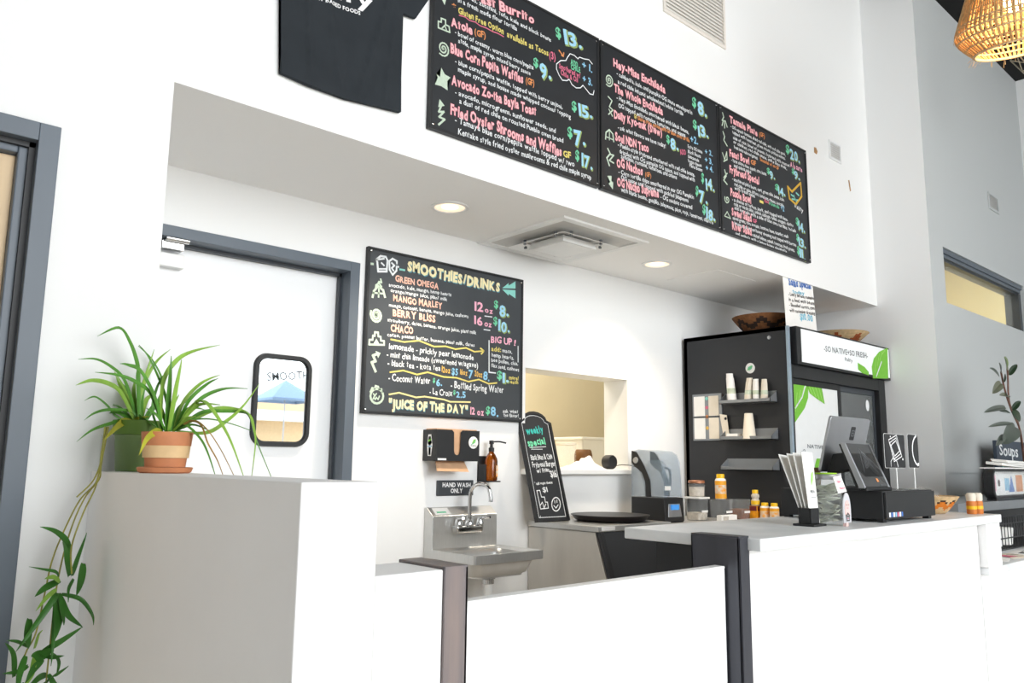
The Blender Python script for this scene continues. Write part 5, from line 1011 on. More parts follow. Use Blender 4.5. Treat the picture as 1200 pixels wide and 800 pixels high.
obj('rim', bx((4.32,4.0,1.375), (4.67,4.30,1.395)), WHITEP, t, bevel=.004)
t = thing('brown_jug', 'brown jug beside the white tub in the hatch', 'jug', (4.245,3.92,1.13))
bm = B(); lathe(bm, [(.055,1.1305),(.065,1.15),(.065,1.26),(.058,1.29),(.05,1.30)], (4.245,3.92,0), 24); obj('jug_body', bm, mat('brown_glazed_ware', '#8a5f38', .4, noise=.3, nscale=8), t, smooth=50)
t = thing('glass_canister', 'tall clear canister left of the jug in the hatch', 'canister', (4.06,3.92,1.13))
bm = B(); lathe(bm, [(.07,1.1305),(.075,1.14),(.075,1.32),(.07,1.325)], (4.06,3.92,0), 28); obj('canister', bm, CLEAR, t, smooth=50)
bm = B(); lathe(bm, [(.078,1.326),(.078,1.342),(.02,1.346),(.0001,1.346)], (4.06,3.92,0), 28); obj('lid', bm, PAPERB, t, smooth=50)

# ---- blender with sound enclosure
bl = thing('blender', 'countertop blender in a smoky clear sound enclosure', 'blender', (4.06,3.15,.85))
X0, X1, YF, YB = 3.972, 4.168, 3.012, 3.262
bm = B(); prism(bm, [(X0,YF,.8502),(X0,YF-.012,.86),(X0,YF-.004,1.0),(X0,YB,1.0),(X0,YB,.8502)], (X1-X0,0,0)); obj('motor_base', bm, BLACK, bl, bevel=.006, seg=3)
bm = B(); prism(bm, [(X0+.03,YF-.014,.885),(X1-.03,YF-.014,.885),(X1-.04,YF-.006,.965),(X0+.04,YF-.006,.965)], (0,.012,0)); cp = obj('control_panel', bm, ALU, bl, bevel=.002)
obj('lcd_screen', bx((X0+.062,YF-.0165,.928), (X1-.062,YF-.006,.958)), LCD, cp)
sec = [(YF,1.003),(YF+.004,1.12),(YF+.014,1.215),(YF+.035,1.262),(YF+.07,1.282),(YB-.06,1.292),(YB-.01,1.284),(YB,1.26),(YB,1.003)]
bm = B()
def shell(pts, x0, x1, th):
    a = [[bm.verts.new((x, y, z)) for y, z in pts] for x in (x0, x1)]
    cy_, cz_ = (YF+YB)/2, 1.05
    b = [[bm.verts.new((x, y+(cy_-y)*th*2, z+((cz_-z)*th if z > 1.1 else 0))) for y, z in pts] for x in (x0+.003, x1-.003)]
    for i in range(len(pts)-1):
        bm.faces.new((a[0][i], a[0][i+1], a[1][i+1], a[1][i])); bm.faces.new((b[0][i], b[0][i+1], b[1][i+1], b[1][i]))
    for s in (a, b):
        bm.faces.new(s[0]); bm.faces.new(s[1])
    for s in (0, 1):
        bm.faces.new((a[s][0], b[s][0], b[s][-1], a[s][-1]))
shell(sec, X0+.004, X1-.004, .015); obj('sound_enclosure', bm, SMOKE, bl, bevel=.004)
for x in (X0+.001, X1-.009):
    obj('hinge_arm', prism(B(), [(x,YB-.005,1.285),(x,YB-.045,1.275),(x,YB-.105,1.19),(x,YB-.15,1.10),(x,YB-.155,1.003),(x,YB-.115,1.003),(x,YB-.11,1.09),(x,YB-.085,1.15),(x,YB-.03,1.185),(x,YB-.005,1.21)], (.008,0,0)), BLACK, bl, bevel=.002)
bm = B(); lathe(bm, [(.0001,.006),(.018,.006),(.02,0)], (X0+.001,YB-.04,1.225), 20, axis='x'); obj('pivot_knob', bm, ALU, bl, smooth=40)
bm = B(); lathe(bm, [(.045,1.003),(.05,1.02),(.062,1.17),(.064,1.20),(.05,1.205),(.048,1.225),(.0001,1.228)], (4.07,3.14,0), 20); obj('blending_jar', bm, SMOKE, bl, smooth=40)
bm = B(); tube(bm, smooth_path([(4.13,3.12,1.18),(4.158,3.10,1.16),(4.155,3.10,1.06),(4.12,3.12,1.03)]), .008, 8); obj('jar_handle', bm, BLACK, bl)
bm = B(); box(bm, (X0+.012,YF-.004,1.045), (X0+.07,YF+.0,1.07)); obj('enclosure_badge', bm, PAPER, bl)

# ---- jars and bottles at the back counter
def canister(x, y, z0, w_, h, fill, fh, label, lid=None, group='clear food canisters', grp=True):
    t = thing('food_canister', label, 'canister', (x,y,z0), group)
    bm = B(); a = w_/2
    rings = []
    for hw, z in ((a*.88, z0), (a*.90, z0+.004), (a, z0+h-.004), (a*1.03, z0+h)):
        rings.append([bm.verts.new((x+px_, y+py_, z)) for px_, py_ in rrect(hw*2, hw*2, hw*.25, 4)])
    n = len(rings[0])
    for p_, q_ in zip(rings, rings[1:]):
        for k in range(n): bm.faces.new((p_[k], p_[(k+1)%n], q_[(k+1)%n], q_[k]))
    bm.faces.new(rings[0]); bm.faces.new(rings[-1])
    obj('canister_body', bm, CLEAR, t, smooth=35)
    if fill is not None:
        bm = B(); rings = []
        for hw, z in ((a*.84, z0+.005), (a*.90, z0+fh)): rings.append([bm.verts.new((x+px_, y+py_, z)) for px_, py_ in rrect(hw*2, hw*2, hw*.25, 4)])
        for k in range(n): bm.faces.new((rings[0][k], rings[0][(k+1)%n], rings[1][(k+1)%n], rings[1][k]))
        bm.faces.new(rings[0]); bm.faces.new(rings[1]); obj('contents', bm, fill, t)
    bm = B(); box(bm, (x-a*.6,y-a*1.04-.0012,z0+h*.38), (x+a*.6,y-a*1.04,z0+h*.48)); obj('label_strip', bm, PAPER, t)
    if lid: obj('lid', bx((x-a*1.06,y-a*1.06,z0+h), (x+a*1.06,y+a*1.06,z0+h+.012)), lid, t, bevel=.003)
    return t
canister(4.385,3.06,.8503,.112,.135,OATS,.05,'clear canister under the copper-lidded jar', lid=WHITEP)
canister(4.485,2.945,.8503,.112,.135,None,0,'empty clear canister standing behind the white packet')
canister(4.58,2.872,.8503,.105,.135,GRANOLA,.075,'clear canister half full of brown granola')
t = thing('copper_lidded_jar', 'short clear jar with copper lid stacked beside the blender', 'jar', (4.385,3.06,.998))
bm = B(); lathe(bm, [(.045,.9985),(.052,1.002),(.053,1.075),(.048,1.082)], (4.385,3.06,0), 24); obj('jar_glass', bm, CLEAR, t, smooth=40)
bm = B(); lathe(bm, [(.042,1.001),(.047,1.005),(.048,1.06),(.0001,1.062)], (4.385,3.06,0), 20); obj('contents', bm, OATS, t, smooth=40)
bm = B(); lathe(bm, [(.05,1.083),(.053,1.085),(.053,1.098),(.049,1.102),(.0001,1.103)], (4.385,3.06,0), 24); obj('lid', bm, COPPER, t, smooth=40)
def squeeze(x, y, z0, h, r, label, bear=False):
    t = thing('squeeze_bottle', label, 'bottle', (x,y,z0), 'yellow-capped bottles by the fridge')
    bm = B()
    if bear: prof = [(r*.8,0),(r,.004),(r,h*.35),(r*.72,h*.45),(r*.95,h*.55),(r*.95,h*.68),(r*.6,h*.78)]
    else: prof = [(r*.9,0),(r,.004),(r,h*.74),(r*.9,h*.80),(r*.7,h*.83)]
    lathe(bm, [(a, z0+b) for a, b in prof], (x,y,0), 24); obj('bottle_body', bm, OATS if bear else WHITEP, t, smooth=50)
    bm = B()
    if bear: lathe(bm, [(r*1.03,z0+h*.08),(r*1.03,z0+h*.33)], (x,y,0), 24, cap0=False, cap1=False); obj('label_band', bm, YELLOW, t, smooth=60)
    else:
        lathe(bm, [(r*1.02,z0+h*.02),(r*1.02,z0+h*.22)], (x,y,0), 24, cap0=False, cap1=False, mi=0); lathe(bm, [(r*1.02,z0+h*.23),(r*1.02,z0+h*.55)], (x,y,0), 24, cap0=False, cap1=False, mi=1); lathe(bm, [(r*1.02,z0+h*.56),(r*1.02,z0+h*.73)], (x,y,0), 24, cap0=False, cap1=False, mi=0)
        obj('label_band', bm, [mat('amber_label_print', '#f0a92c', .5, noise=.08), LABELO], t, smooth=60)
    bm = B(); zc = z0+h*(.78 if bear else .83); lathe(bm, [(r*.72,zc),(r*.72,z0+h*.97),(r*.66,z0+h),(.0001,z0+h)], (x,y,0), 20); obj('cap', bm, YELLOW, t, smooth=40)
    return t
squeeze(4.487,2.947,.9857,.158,.035,'yellow-capped bottle standing on a clear canister')
squeeze(4.652,2.80,.9460,.10,.026,'small pale bear-shaped bottle with yellow cap on the orange packet', True)
squeeze(4.653,2.735,.8503,.118,.030,'yellow-capped bottle right of the orange packet')
squeeze(4.650,2.668,.8503,.118,.029,'yellow-capped bottle nearest the service counter, rightmost of them')
t = thing('orange_packet', 'orange and maroon food packet beside the granola canister', 'packet', (4.652,2.80,.85))
obj('packet_body', bx((4.622,2.772,.8503), (4.682,2.828,.9455)), PKBOX, t, bevel=.003)
bm = B(); box(bm, (4.6208,2.775,.915), (4.622,2.825,.944)); box(bm, (4.628,2.7708,.915), (4.676,2.772,.944)); obj('printed_band', bm, MAROON, t)
t = thing('white_packet', 'white packet lying in front of the clear canisters', 'packet', (4.40,2.87,.85))
obj('packet_body', bx((4.33,2.84,.8503), (4.50,2.88,.893)), PAPER, t, bevel=.004)
obj('clear_window', bx((4.345,2.8385,.858), (4.40,2.84,.886)), OATS, t)

# ================================================================== FRIDGE
fr = thing('drinks_fridge', 'tall black display fridge with lit white header and sliding glass doors', 'fridge', (5.44,3.0,0))
FX0, FX1, FY0, FY1, FZ = 4.713, 6.165, 2.562, 3.37, 2.097
FLV = BLACKM
bm = B(); box(bm, (FX0,FY0+.012,0), (FX0+.035,FY1,FZ)); box(bm, (FX1-.035,FY0+.012,0), (FX1,FY1,1.86)); box(bm, (FX0,FY1-.03,0), (FX1,FY1,FZ)); box(bm, (FX0,FY0+.012,FZ-.03), (FX1,FY1,FZ)); box(bm, (FX0+.035,FY0+.06,1.80), (FX1-.035,FY1,1.83)); box(bm, (FX0,FY0+.012,0), (FX1,FY1,.35))
obj('cabinet', bm, FLV, fr, bevel=.002)
bm = B(); box(bm, (FX0-.004,FY0-.004,0), (FX0+.020,FY0+.014,FZ)); obj('corner_strip', bm, mat('pale_blue_aluminium', '#a9bccb', .35, metal=.6, noise=.05), fr, bevel=.002)
hd = obj('header', bx((4.765,2.530,1.850), (6.172,2.60,2.098)), BLACK, fr, bevel=.003)
P0 = TEXT_PLANE['H'][0]
bm = B(); box(bm, (4.82,2.527,1.868), (6.155,2.531,2.085)); obj('header_panel', bm, mat('header_light_panel', '#eef1f2', .3, emit=.12, noise=.02), hd)
lettering('header_lettering', TEXT['H'], (P0[0:1]+(2.5262,)+P0[2:], (1,0,0), (0,0,1)), hd, jitter=.1, lift=.0006)
bm = B(); box(bm, (FX0+.02,FY0,.35), (4.76,FY0+.05,1.85)); box(bm, (6.03,FY0,.35), (6.13,FY0+.05,1.85)); box(bm, (4.76,FY0,1.765), (6.03,FY0+.05,1.85)); box(bm, (4.76,FY0,.35), (6.03,FY0+.05,.42)); obj('door_surround', bm, BLACK, fr, bevel=.003)
def sdoor(x0, x1, yf, frame_m, pane_m, nm):
    d = obj('sliding_door', bx((x0+.03,yf+.008,.45), (x1-.03,yf+.014,1.745)), pane_m, fr)
    bm = B(); box(bm, (x0,yf,.42), (x0+.035,yf+.022,1.765)); box(bm, (x1-.035,yf,.42), (x1,yf+.022,1.765)); box(bm, (x0+.035,yf,1.725), (x1-.035,yf+.022,1.765)); box(bm, (x0+.035,yf,.42), (x1-.035,yf+.022,.46)); obj('door_rail', bm, frame_m, d, bevel=.002)
    return d
dl = sdoor(4.745, 5.44, 2.578, BLACK, mat('white_door_wrap', '#eef0f0', .25, noise=.02), 'wrapped')
lettering('door_graphic', TEXT['G'], TEXT_PLANE['G'], dl, jitter=.2)
dr = sdoor(5.40, 6.04, 2.600, FRAMED, GLASS, 'glass')
lettering('door_stickers', [('f', [(.46+.028*math.cos(k*PI/8), .60+.042*math.sin(k*PI/8)) for k in range(16)], 'W'), ('f', [(.36,.675),(.49,.675),(.49,.69),(.36,.69)], 'W')], ((5.46,2.6075,1.05), (1,0,0), (0,0,1)), dr)
obj('interior_liner', bx((4.75,3.33,.36), (6.12,3.338,1.80)), PAPERB, fr)
for z in (.72, 1.05, 1.38):
    bm = B()
    for k in range(24): tube(bm, [(4.76+k*.058,2.70,z),(4.76+k*.058,3.30,z)], .003, 5)
    for y in (2.70,3.0,3.30): tube(bm, [(4.755,y,z-.004),(6.12,y,z-.004)], .004, 5)
    obj('wire_shelf', bm, WHITEP, fr)
bm = B(); lathe(bm, [(.0001,.0016),(.034,.0016),(.035,0)], (FX0,2.842,1.842), 28, axis='x'); st = obj('round_sticker', bm, PAPER, fr)
lettering('sticker_leaf', [('f', [(-.02,-.008),(-.012,.008),(.012,.018),(.02,.012),(.012,-.006),(-.006,-.016)], 'g'), ('k', [(-.022,-.014),(.018,.012)], .003, 'leaf', 0)], ((FX0-.0022,2.842,1.842), (0,-1,0), (0,0,1)), st)
bm = B(); lathe(bm, [(.0001,.008),(.011,.006),(.013,0)], (FX0,2.695,2.033), 16, axis='x'); obj('lock_button', bm, ALU, fr, smooth=40)
# trays hung on the fridge side
def tray(zb, label, hb=.075):
    t = thing('wall_tray', label, 'tray', (4.67,2.85,zb), 'grey trays on the fridge side')
    x0, x1, y0, y1 = 4.628, 4.7125, 2.655, 3.035
    bm = B(); box(bm, (x0,y0,zb), (x1,y1,zb+.004)); box(bm, (x1-.003,y0,zb), (x1,y1,zb+hb)); box(bm, (x0,y0,zb), (x0+.003,y1,zb+.024))
    for y in (y0, y1-.003): prism(bm, [(x0,y,zb),(x1,y,zb),(x1,y,zb+hb),(x0,y,zb+.024)], (0,.003,0))
    obj('tray_body', bm, GREYP, t); return t
tray(1.606, 'highest grey tray on the fridge side, holding wrapped cutlery')
tray(1.366, 'middle grey tray on the fridge side, holding a paper cup')
tray(1.170, 'lowest grey tray on the fridge side, empty')
def cupstack(y, z, h, r0, r1, label, x=4.668, tilt=0, m=PAPER):
    t = thing('cup_stack', label, 'cups', (x,y,z), 'cup stacks in the top tray')
    bm = B(); dirx = Vector((0, tilt, 1)).normalized()
    def ring_(r, l): return (r, l)
    lathe(bm, [(r0,0),(r0*1.02,h*.03),(r1,h*.86),(r1*.90,h*.86),(r1*.92,h*.93),(r1*.86,h*.93),(r1*.88,h),(.0001,h)], (0,0,0), 20)
    for v in bm.verts: v.co = Vector((x+v.co.x, y+v.co.y+v.co.z*tilt, z+v.co.z))
    obj('cups', bm, m, t, smooth=40)
    bm = B(); lathe(bm, [((r0*.8+r1*.2)*1.012, h*.2),((r0*.45+r1*.55)*1.012, h*.5)], (0,0,0), 20, cap0=False, cap1=False)
    for v in bm.verts: v.co = Vector((x+v.co.x, y+v.co.y+v.co.z*tilt, z+v.co.z))
    obj('printed_band', bm, mat('pale_green_print', '#cfd9c2', .7, noise=.3, nscale=30), t, smooth=60)
cupstack(2.955, 1.6105, .200, .031, .025, 'tallest stack of white cups in the top tray, leftmost', tilt=.09)
cupstack(2.838, 1.6105, .160, .027, .022, 'stack of white cups in the middle of the top tray', tilt=-.10, m=PAPERB)
cupstack(2.777, 1.6105, .150, .024, .020, 'slim stack of printed cups third along the top tray', tilt=.0)
cupstack(2.720, 1.6105, .145, .024, .019, 'slim stack of cups at the right end of the top tray', tilt=-.03, m=PAPERB)
t = thing('paper_cup', 'upturned cream paper cup standing in the middle tray', 'cup', (4.668,2.845,1.37))
bm = B(); lathe(bm, [(.043,0),(.045,.003),(.043,.006),(.027,.165),(.026,.168),(.0001,.168)], (4.6630,2.835,1.3705), 28); obj('cup_body', bm, PAPERB, t, smooth=45)
t = thing('card_stack', 'small white card stack in the middle tray left of the cup', 'cards', (4.667,2.95,1.37)); obj('cards', bx((4.636,2.905,1.3705), (4.70,2.99,1.408)), PAPER, t, bevel=.002)
# acrylic notice holder with four cards
nh = thing('notice_holder', 'grey notice board with four small cards on fridge side', 'notice board', (4.70,3.18,1.366))
obj('backing', bx((4.700,3.062,1.366), (4.7125,3.298,1.688)), GREYP, nh, bevel=.002)
for y0, y1, z0, z1 in ((3.195,3.285,1.535,1.672),(3.085,3.165,1.535,1.672),(3.195,3.285,1.378,1.522),(3.085,3.165,1.378,1.522)):
    obj('card', bx((4.697,y0,z0), (4.700,y1,z1)), PAPER if y0 > 3.1 else PAPERB, nh, bevel=.001)
for z, m_ in ((1.655,'teal'),(1.593,'r'),(1.53,'o'),(1.452,'a')):
    bm = B(); lathe(bm, [(.0001,.003),(.011,.003),(.012,0)], (4.6995,3.18,z), 14, axis='x'); obj('colour_dot', bm, INK[m_], nh)
obj('elastic_band', bx((4.694,3.062,1.526), (4.6965,3.298,1.531)), BLACK, nh)
t = thing('hanging_tag', 'cream swing tag pinned at the corner of the notice board', 'tag', (4.69,3.04,1.40))
bm = B(); prism(bm, [(4.692,3.075,1.545),(4.692,3.02,1.535),(4.692,3.00,1.375),(4.692,3.045,1.368)], (.003,0,0)); obj('card', bm, PAPERB, t)
bm = B(); lathe(bm, [(.0001,.004),(.009,.003),(.01,0)], (4.6918,3.028,1.512), 12, axis='x'); obj('pin', bm, BLACK, t)
# on top of the fridge
def coil_basket(c, r, h, label, pat, rim=.010, base=.45):
    t = thing('woven_basket', label, 'basket', c, 'woven baskets on the fridge')
    bm = B(); n = 12; prof = []
    for i in range(n+1):
        k = i/n; rr_ = r*(base+(1-base)*k**.75); z = h*k
        prof.append((rr_+.0025*math.sin(i*PI), z)); 
    outp = []
    for i, (a, z) in enumerate(prof): outp += [(a, z)]
    ins = [(a-rim, z+.002) for a, z in prof[::-1]]
    lathe(bm, outp+ins[:-1]+[(.0001,.006)], c, 48)
    bm.normal_update()
    for f in bm.faces:
        p = f.calc_center_median()-Vector(c); ang = math.atan2(p.y, p.x); k = p.z/h
        f.material_index = pat(ang, k)
    obj('basket_body', bm, [BASKET, BASKETD, BASKETL, BASKETR], t, smooth=50)
    return t
def tri(a): return abs((a/(2*PI)*7) % 1*2-1)
coil_basket((4.98,2.885,2.0975), .215, .125, 'dark brown coiled basket with black zigzag behind the paper sign', lambda a, k: 1 if abs(k-(.30+.42*tri(a))) < .13 else (3 if k < .2 else 0))
coil_basket((5.88,2.80,2.0975), .235, .105, 'pale straw basket with rust zigzag at the fridge right end', lambda a, k: 3 if k < .25+.6*tri(a) else 2, base=.35)
sg = thing('paper_sign', 'handwritten white salad sign standing on top of the fridge', 'sign', (4.98,2.60,2.098))
bm = B(); prism(bm, [(4.768,2.600,2.0985),(5.185,2.600,2.0985),(5.172,2.612,2.44),(4.768,2.612,2.46)], (0,.003,0)); obj('sheet', bm, PAPER, sg)
bm = B(); prism(bm, [(4.94,2.604,2.0985),(4.94,2.635,2.0985),(4.94,2.613,2.25)], (.012,0,0)); obj('easel_back', bm, PAPERB, sg)
o = lettering('sign_lettering', TEXT['P'], TEXT_PLANE['P'], sg, lift=.001)
for v in o.data.vertices: v.co.y += (v.co.z)*.029

# ================================================================== POINT OF SALE
ZT = .9932
cd = thing('cash_drawer', 'long matte black cash drawer on the white countertop', 'cash drawer', (3.3,1.55,ZT))
obj('drawer_body', bx((3.078,1.318,1.004), (3.555,1.735,1.110)), BLACK, cd, bevel=.003)
obj('drawer_front', bx((3.082,1.307,1.006), (3.551,1.318,1.106)), BLACK, cd, bevel=.003)
for x in (3.10,3.53):
    for y in (1.335,1.715): obj('foot', bx((x-.015,y-.012,ZT), (x+.015,y+.012,1.004)), BLACK, cd)
lettering('drawer_stickers', [('f', [(i*.0185,0),(i*.0185+.014,0),(i*.0185+.014,.017),(i*.0185,.017)], c) for i, c in enumerate(('W','bl','W','b','r','W','bl'))], ((3.10,1.3068,1.014), (1,0,0), (0,0,1)), cd)
po = thing('register_display', 'silver tablet register with sloped black customer screen', 'register', (3.26,1.5,1.11))
def slab(bm, p00, p10, p11, p01, th, r=0):
    n_ = (Vector(p10)-Vector(p00)).cross(Vector(p01)-Vector(p00)).normalized()
    return prism(bm, [p00, p10, p11, p01], n_*th)
def rslab(P0, ex, ey, w_, h_, r, th, inset=0):
    """rounded slab; P0 bottom-left, ex/ey in-plane, thickness away from ex x ey"""
    P0 = Vector(P0); ex = Vector(ex).normalized(); ey = Vector(ey).normalized(); n_ = ex.cross(ey).normalized()
    bm = B(); prism(bm, [P0+ex*(a+w_/2)+ey*(b+h_/2) for a, b in rrect(w_-2*inset, h_-2*inset, r, 6)], -n_*th); return bm, n_
ey = (0,-.25,.968); P = (3.062,1.55,1.178)
bm, n_ = rslab(P, (1,0,0), ey, .352, .228, .014, .012); tb = obj('tablet', bm, ALU, po, bevel=.003, seg=3)
bm, n_ = rslab(Vector(P)-n_*.0122+Vector((.008,0,0))+Vector(ey)*.008, (1,0,0), ey, .336, .212, .008, .001); obj('tablet_screen', bm, SCREEN, tb)
bm, n_ = rslab(Vector(P)+n_*.0006+Vector((.190,0,0))+Vector(ey)*.135, (1,0,0), ey, .040, .056, .006, .001); tag(obj('maker_badge', bm, BLACK, tb), 'dark badge with a small square outline')
bpl = (tuple(Vector(P)+n_*.0006+Vector((.190,0,0))+Vector(ey)*.135), (1,0,0), ey)
lettering('badge_mark', [('k', [(.009,.018),(.031,.018),(.031,.040),(.009,.040)], .004, 'grey', 1), ('k', [(.017,.029),(.023,.029)], .006, 'grey', 0)], bpl, tb, lift=.0006)
ey2 = Vector((0,.40,.9165)); Q = Vector((3.022,1.352,1.124))
bm = B(); n2 = Vector((1,0,0)).cross(ey2).normalized()
q = [Q+Vector((-.004,0,0)), Q+Vector((.196,0,0)), Q+ey2*.182+Vector((.202,0,0)), Q+ey2*.182+Vector((-.006,0,0))]
prism(bm, q, -n2*.014); cs = obj('customer_screen', bm, SCREEN, po, bevel=.004, seg=3)
for x in (Q.x-.012, Q.x+.198):
    obj('stand_cheek', prism(B(), [Vector((x,q[0].y-.004,q[0].z-.006)), Vector((x,q[3].y-.004,q[3].z)), Vector((x,q[3].y+.016,q[3].z)), Vector((x,q[0].y+.020,1.112)), Vector((x,q[0].y-.002,1.112))], (.010,0,0)), ALU, po, bevel=.003)
bm = B(); prism(bm, [Vector((Q.x-.002,q[3].y+.006,q[3].z-.004)), Vector((Q.x-.002,q[3].y+.026,q[3].z-.004)), Vector((Q.x-.002,q[0].y+.036,1.1105)), Vector((Q.x-.002,q[0].y+.016,1.1105))], (.20,0,0)); prism(bm, [Vector((3.10,1.43,1.26)), Vector((3.10,1.515,1.25)), Vector((3.10,1.545,1.17)), Vector((3.10,1.40,1.20))], (.09,0,0)); obj('stand_body', bm, BLACK, po, bevel=.003)
obj('stand_base', bx((3.01,1.345,1.1103), (3.235,1.60,1.124)), BLACK, po, bevel=.004)
sl_ = [('k', [(.09,.160),(.045,.06)], .0018, 'grey', 0), ('k', [(.09,.160),(.165,.095)], .0018, 'grey', 0)]  # grey lines paint the card sign's reflection onto the black screen
for i in range(4):
    a = i*.014; sl_.append(('k', [(.075+a*.8,.075+a*.2),(.100+a*.4,.145-a),(.175-a*.3,.095-a*.9)], .0018, 'grey', 0))
sl_ += [('f', [(.115,.020),(.135,.022),(.13,.034),(.115,.036)], 'o'), ('t', 'MENU', .13, .006, .17, .006, .005, 'grey')]
lettering('screen_picture', sl_, (tuple(Q), (1,0,0), tuple(ey2)), cs, lift=.001)
# two black tap-to-pay cards on wire stems
def card_sign(px, x0, x1, z0, z1, y, label, art):
    t = thing('card_sign', label, 'sign', (px,y,1.1103), 'black card signs on the cash drawer')
    obj('stem', tube(B(), [(px,y+.004,1.1145),(px,y+.004,z1-.02)], .0025, 6), WHITEP, t)
    bm = B(); lathe(bm, [(.03,1.1103),(.03,1.113),(.006,1.115),(.0001,1.1155)], (px,y+.004,0), 20); obj('stem_base', bm, CLEAR, t)
    P = (x0,y,z0); bm, n_ = rslab(P, (1,0,0), (0,0,1), x1-x0, z1-z0, .008, .0025); c = obj('card', bm, BLACK, t)
    lettering('card_art', art, (P, (1,0,0), (0,0,1)), t, lift=.0006)
    obj('card_edge', rslab((x0-.002,y+.0026,z0-.0015), (1,0,0), (0,0,1), x1-x0+.004, z1-z0+.003, .009, .001)[0], WHITEP, t)
art = []
for k in range(3):
    e = k*.009; art.append(('k', [(.035+e,.108-e*1.2),(.110-e*.5,.128-e*1.2),(.150-e,.045+e*1.2),(.075+e*.5,.024+e*1.2)], .0032, 'W', 1))
art += [('k', [(.085,.0),(.055,.05),(.075,.145)], .002, 'grey', 0), ('k', [(.045,.005),(.045,.025),(.065,.038),(.10,.025),(.11,.005)], .0028, 'W', 0), ('f', [(.05,.118),(.056,.118),(.056,.124),(.05,.124)], 'W'), ('f', [(.155,.03),(.163,.03),(.163,.038),(.155,.038)], 'W')]
card_sign(3.268, 3.166, 3.350, 1.198, 1.329, 1.335, 'wider black card with white outlined payment drawing, left of two stemmed cards', art)
arc = [(.085-.06*math.cos(a)+.01, .07+.062*math.sin(a)) for a in [1.3-i*.33 for i in range(9)]]
card_sign(3.442, 3.390, 3.486, 1.199, 1.333, 1.335, 'narrower black card with a white curved line, right of two stemmed cards', [('k', arc, .007, 'W', 0), ('f', [(.082,.008),(.094,.008),(.094,.02),(.082,.02)], 'W')])
# jar of tips, menus, cut-out tag, tub
tj = thing('tip_jar', 'clear glass tip jar of folded notes with a green rim', 'jar', (2.83,1.41,ZT))
jx, jy = 2.830, 1.410
bm = B(); lathe(bm, [(.046,ZT),(.052,ZT+.006),(.052,ZT+.085),(.053,ZT+.088),(.052,ZT+.092),(.052,ZT+.135),(.044,ZT+.152),(.043,ZT+.178),(.0395,ZT+.178),(.0405,ZT+.152),(.0485,ZT+.133),(.0485,ZT+.01),(.0001,ZT+.008)], (jx,jy,0), 32); obj('jar_glass', bm, GLASS, tj, smooth=40)
bm = B(); lathe(bm, [(.0455,ZT+.160),(.047,ZT+.162),(.047,ZT+.176),(.0445,ZT+.178)], (jx,jy,0), 32, cap0=False, cap1=False); obj('screw_ring', bm, ALU, tj, smooth=40)
bm = B(); lathe(bm, [(.038,ZT+.179),(.040,ZT+.181),(.040,ZT+.184),(.0001,ZT+.185)], (jx-.008,jy,0), 28); obj('green_lid', bm, LIMEL, tj, smooth=40)
rd_ = random.Random(5)
for i in range(17):
    a = rd_.uniform(0, 6.28); z = ZT+.016+i*.0072; r_ = rd_.uniform(.0,.010)
    c = Vector((jx+r_*math.cos(a*2), jy+r_*math.sin(a*2), z)); e = Vector((math.cos(a), math.sin(a), rd_.uniform(-.3,.6))).normalized()*.036; s = Vector((-math.sin(a), math.cos(a), rd_.uniform(-.3,.3))).normalized()*.022
    bm = B(); prism(bm, [c-e-s, c+e-s*.8, c+e*.9+s, c+s*.3-Vector((0,0,.004)), c-e*.9+s], (0,0,.004)); obj('folded_note', bm, MONEY, tj)
t = thing('jar_tag', 'white paper tag hanging on the tip jar', 'tag', (2.79,1.34,1.106))
bm = B(); prism(bm, [(2.748,1.345,1.163),(2.806,1.345,1.169),(2.832,1.338,1.112),(2.768,1.338,1.106)], (0,.0015,0)); obj('tag_card', bm, PAPER, t)
lettering('tag_marks', [('t', 'tips', .010, .034, .038, .036, .011, 'r'), ('t', 'thanks', .020, .012, .062, .015, .008, 'r')], ((2.755,1.337,1.108), (1,0,0), (0,.11,1)), t, lift=.0015)
dt = thing('arched_cutout', 'small grey arched cutout with a pink patch before the jar', 'cutout', (2.80,1.325,ZT))
def arcpts(w_, h_, k=10): return [(-w_/2,0),(w_/2,0)]+[(w_/2*math.cos(PI*i/k)**1 if i not in (0,k) else (w_/2 if i == 0 else -w_/2), h_*.45+h_*.55*math.sin(PI*i/k)) for i in range(k+1)]
bm = B(); prism(bm, [(2.80+a,1.325,ZT+.012+b) for a, b in arcpts(.058,.104)], (0,.003,0)); obj('cutout_card', bm, mat('pale_grey_card', '#c9c9cd', .7, noise=.1), dt)
bm = B(); prism(bm, [(2.80+a,1.3235,ZT+.040+b) for a, b in arcpts(.036,.050)], (0,.0015,0)); obj('pink_patch', bm, PINK, dt)
lettering('cutout_pattern', [('k', [(-.016,.002),(0,.014),(.016,.002)], .006, 'dk', 0), ('k', [(-.012,-.018),(.012,-.018),(.012,-.001),(-.012,-.001)], .005, 'dk', 1), ('k', [(-.004,-.009),(.004,-.009)], .004, 'r', 0), ('k', [(-.012,.05),(-.006,.05)], .003, 'dk', 0), ('k', [(.006,.05),(.012,.05)], .003, 'dk', 0), ('k', [(-.004,.036),(.004,.036)], .003, 'r', 0)], ((2.80,1.3234,ZT+.034), (.8,0,0), (0,0,.8)), dt)
bm = B(); prism(bm, [(2.792,1.326,ZT),(2.808,1.326,ZT),(2.808,1.326,ZT+.014),(2.792,1.326,ZT+.014)], (0,.012,0)); obj('foot', bm, PINK, dt)
t = thing('kraft_box', 'small kraft box with pale oval on the cash drawer', 'box', (2.99,1.42,1.11))
obj('box_body', bx((3.085,1.60,1.1103), (3.165,1.66,1.195)), KRAFT, t, bevel=.002)
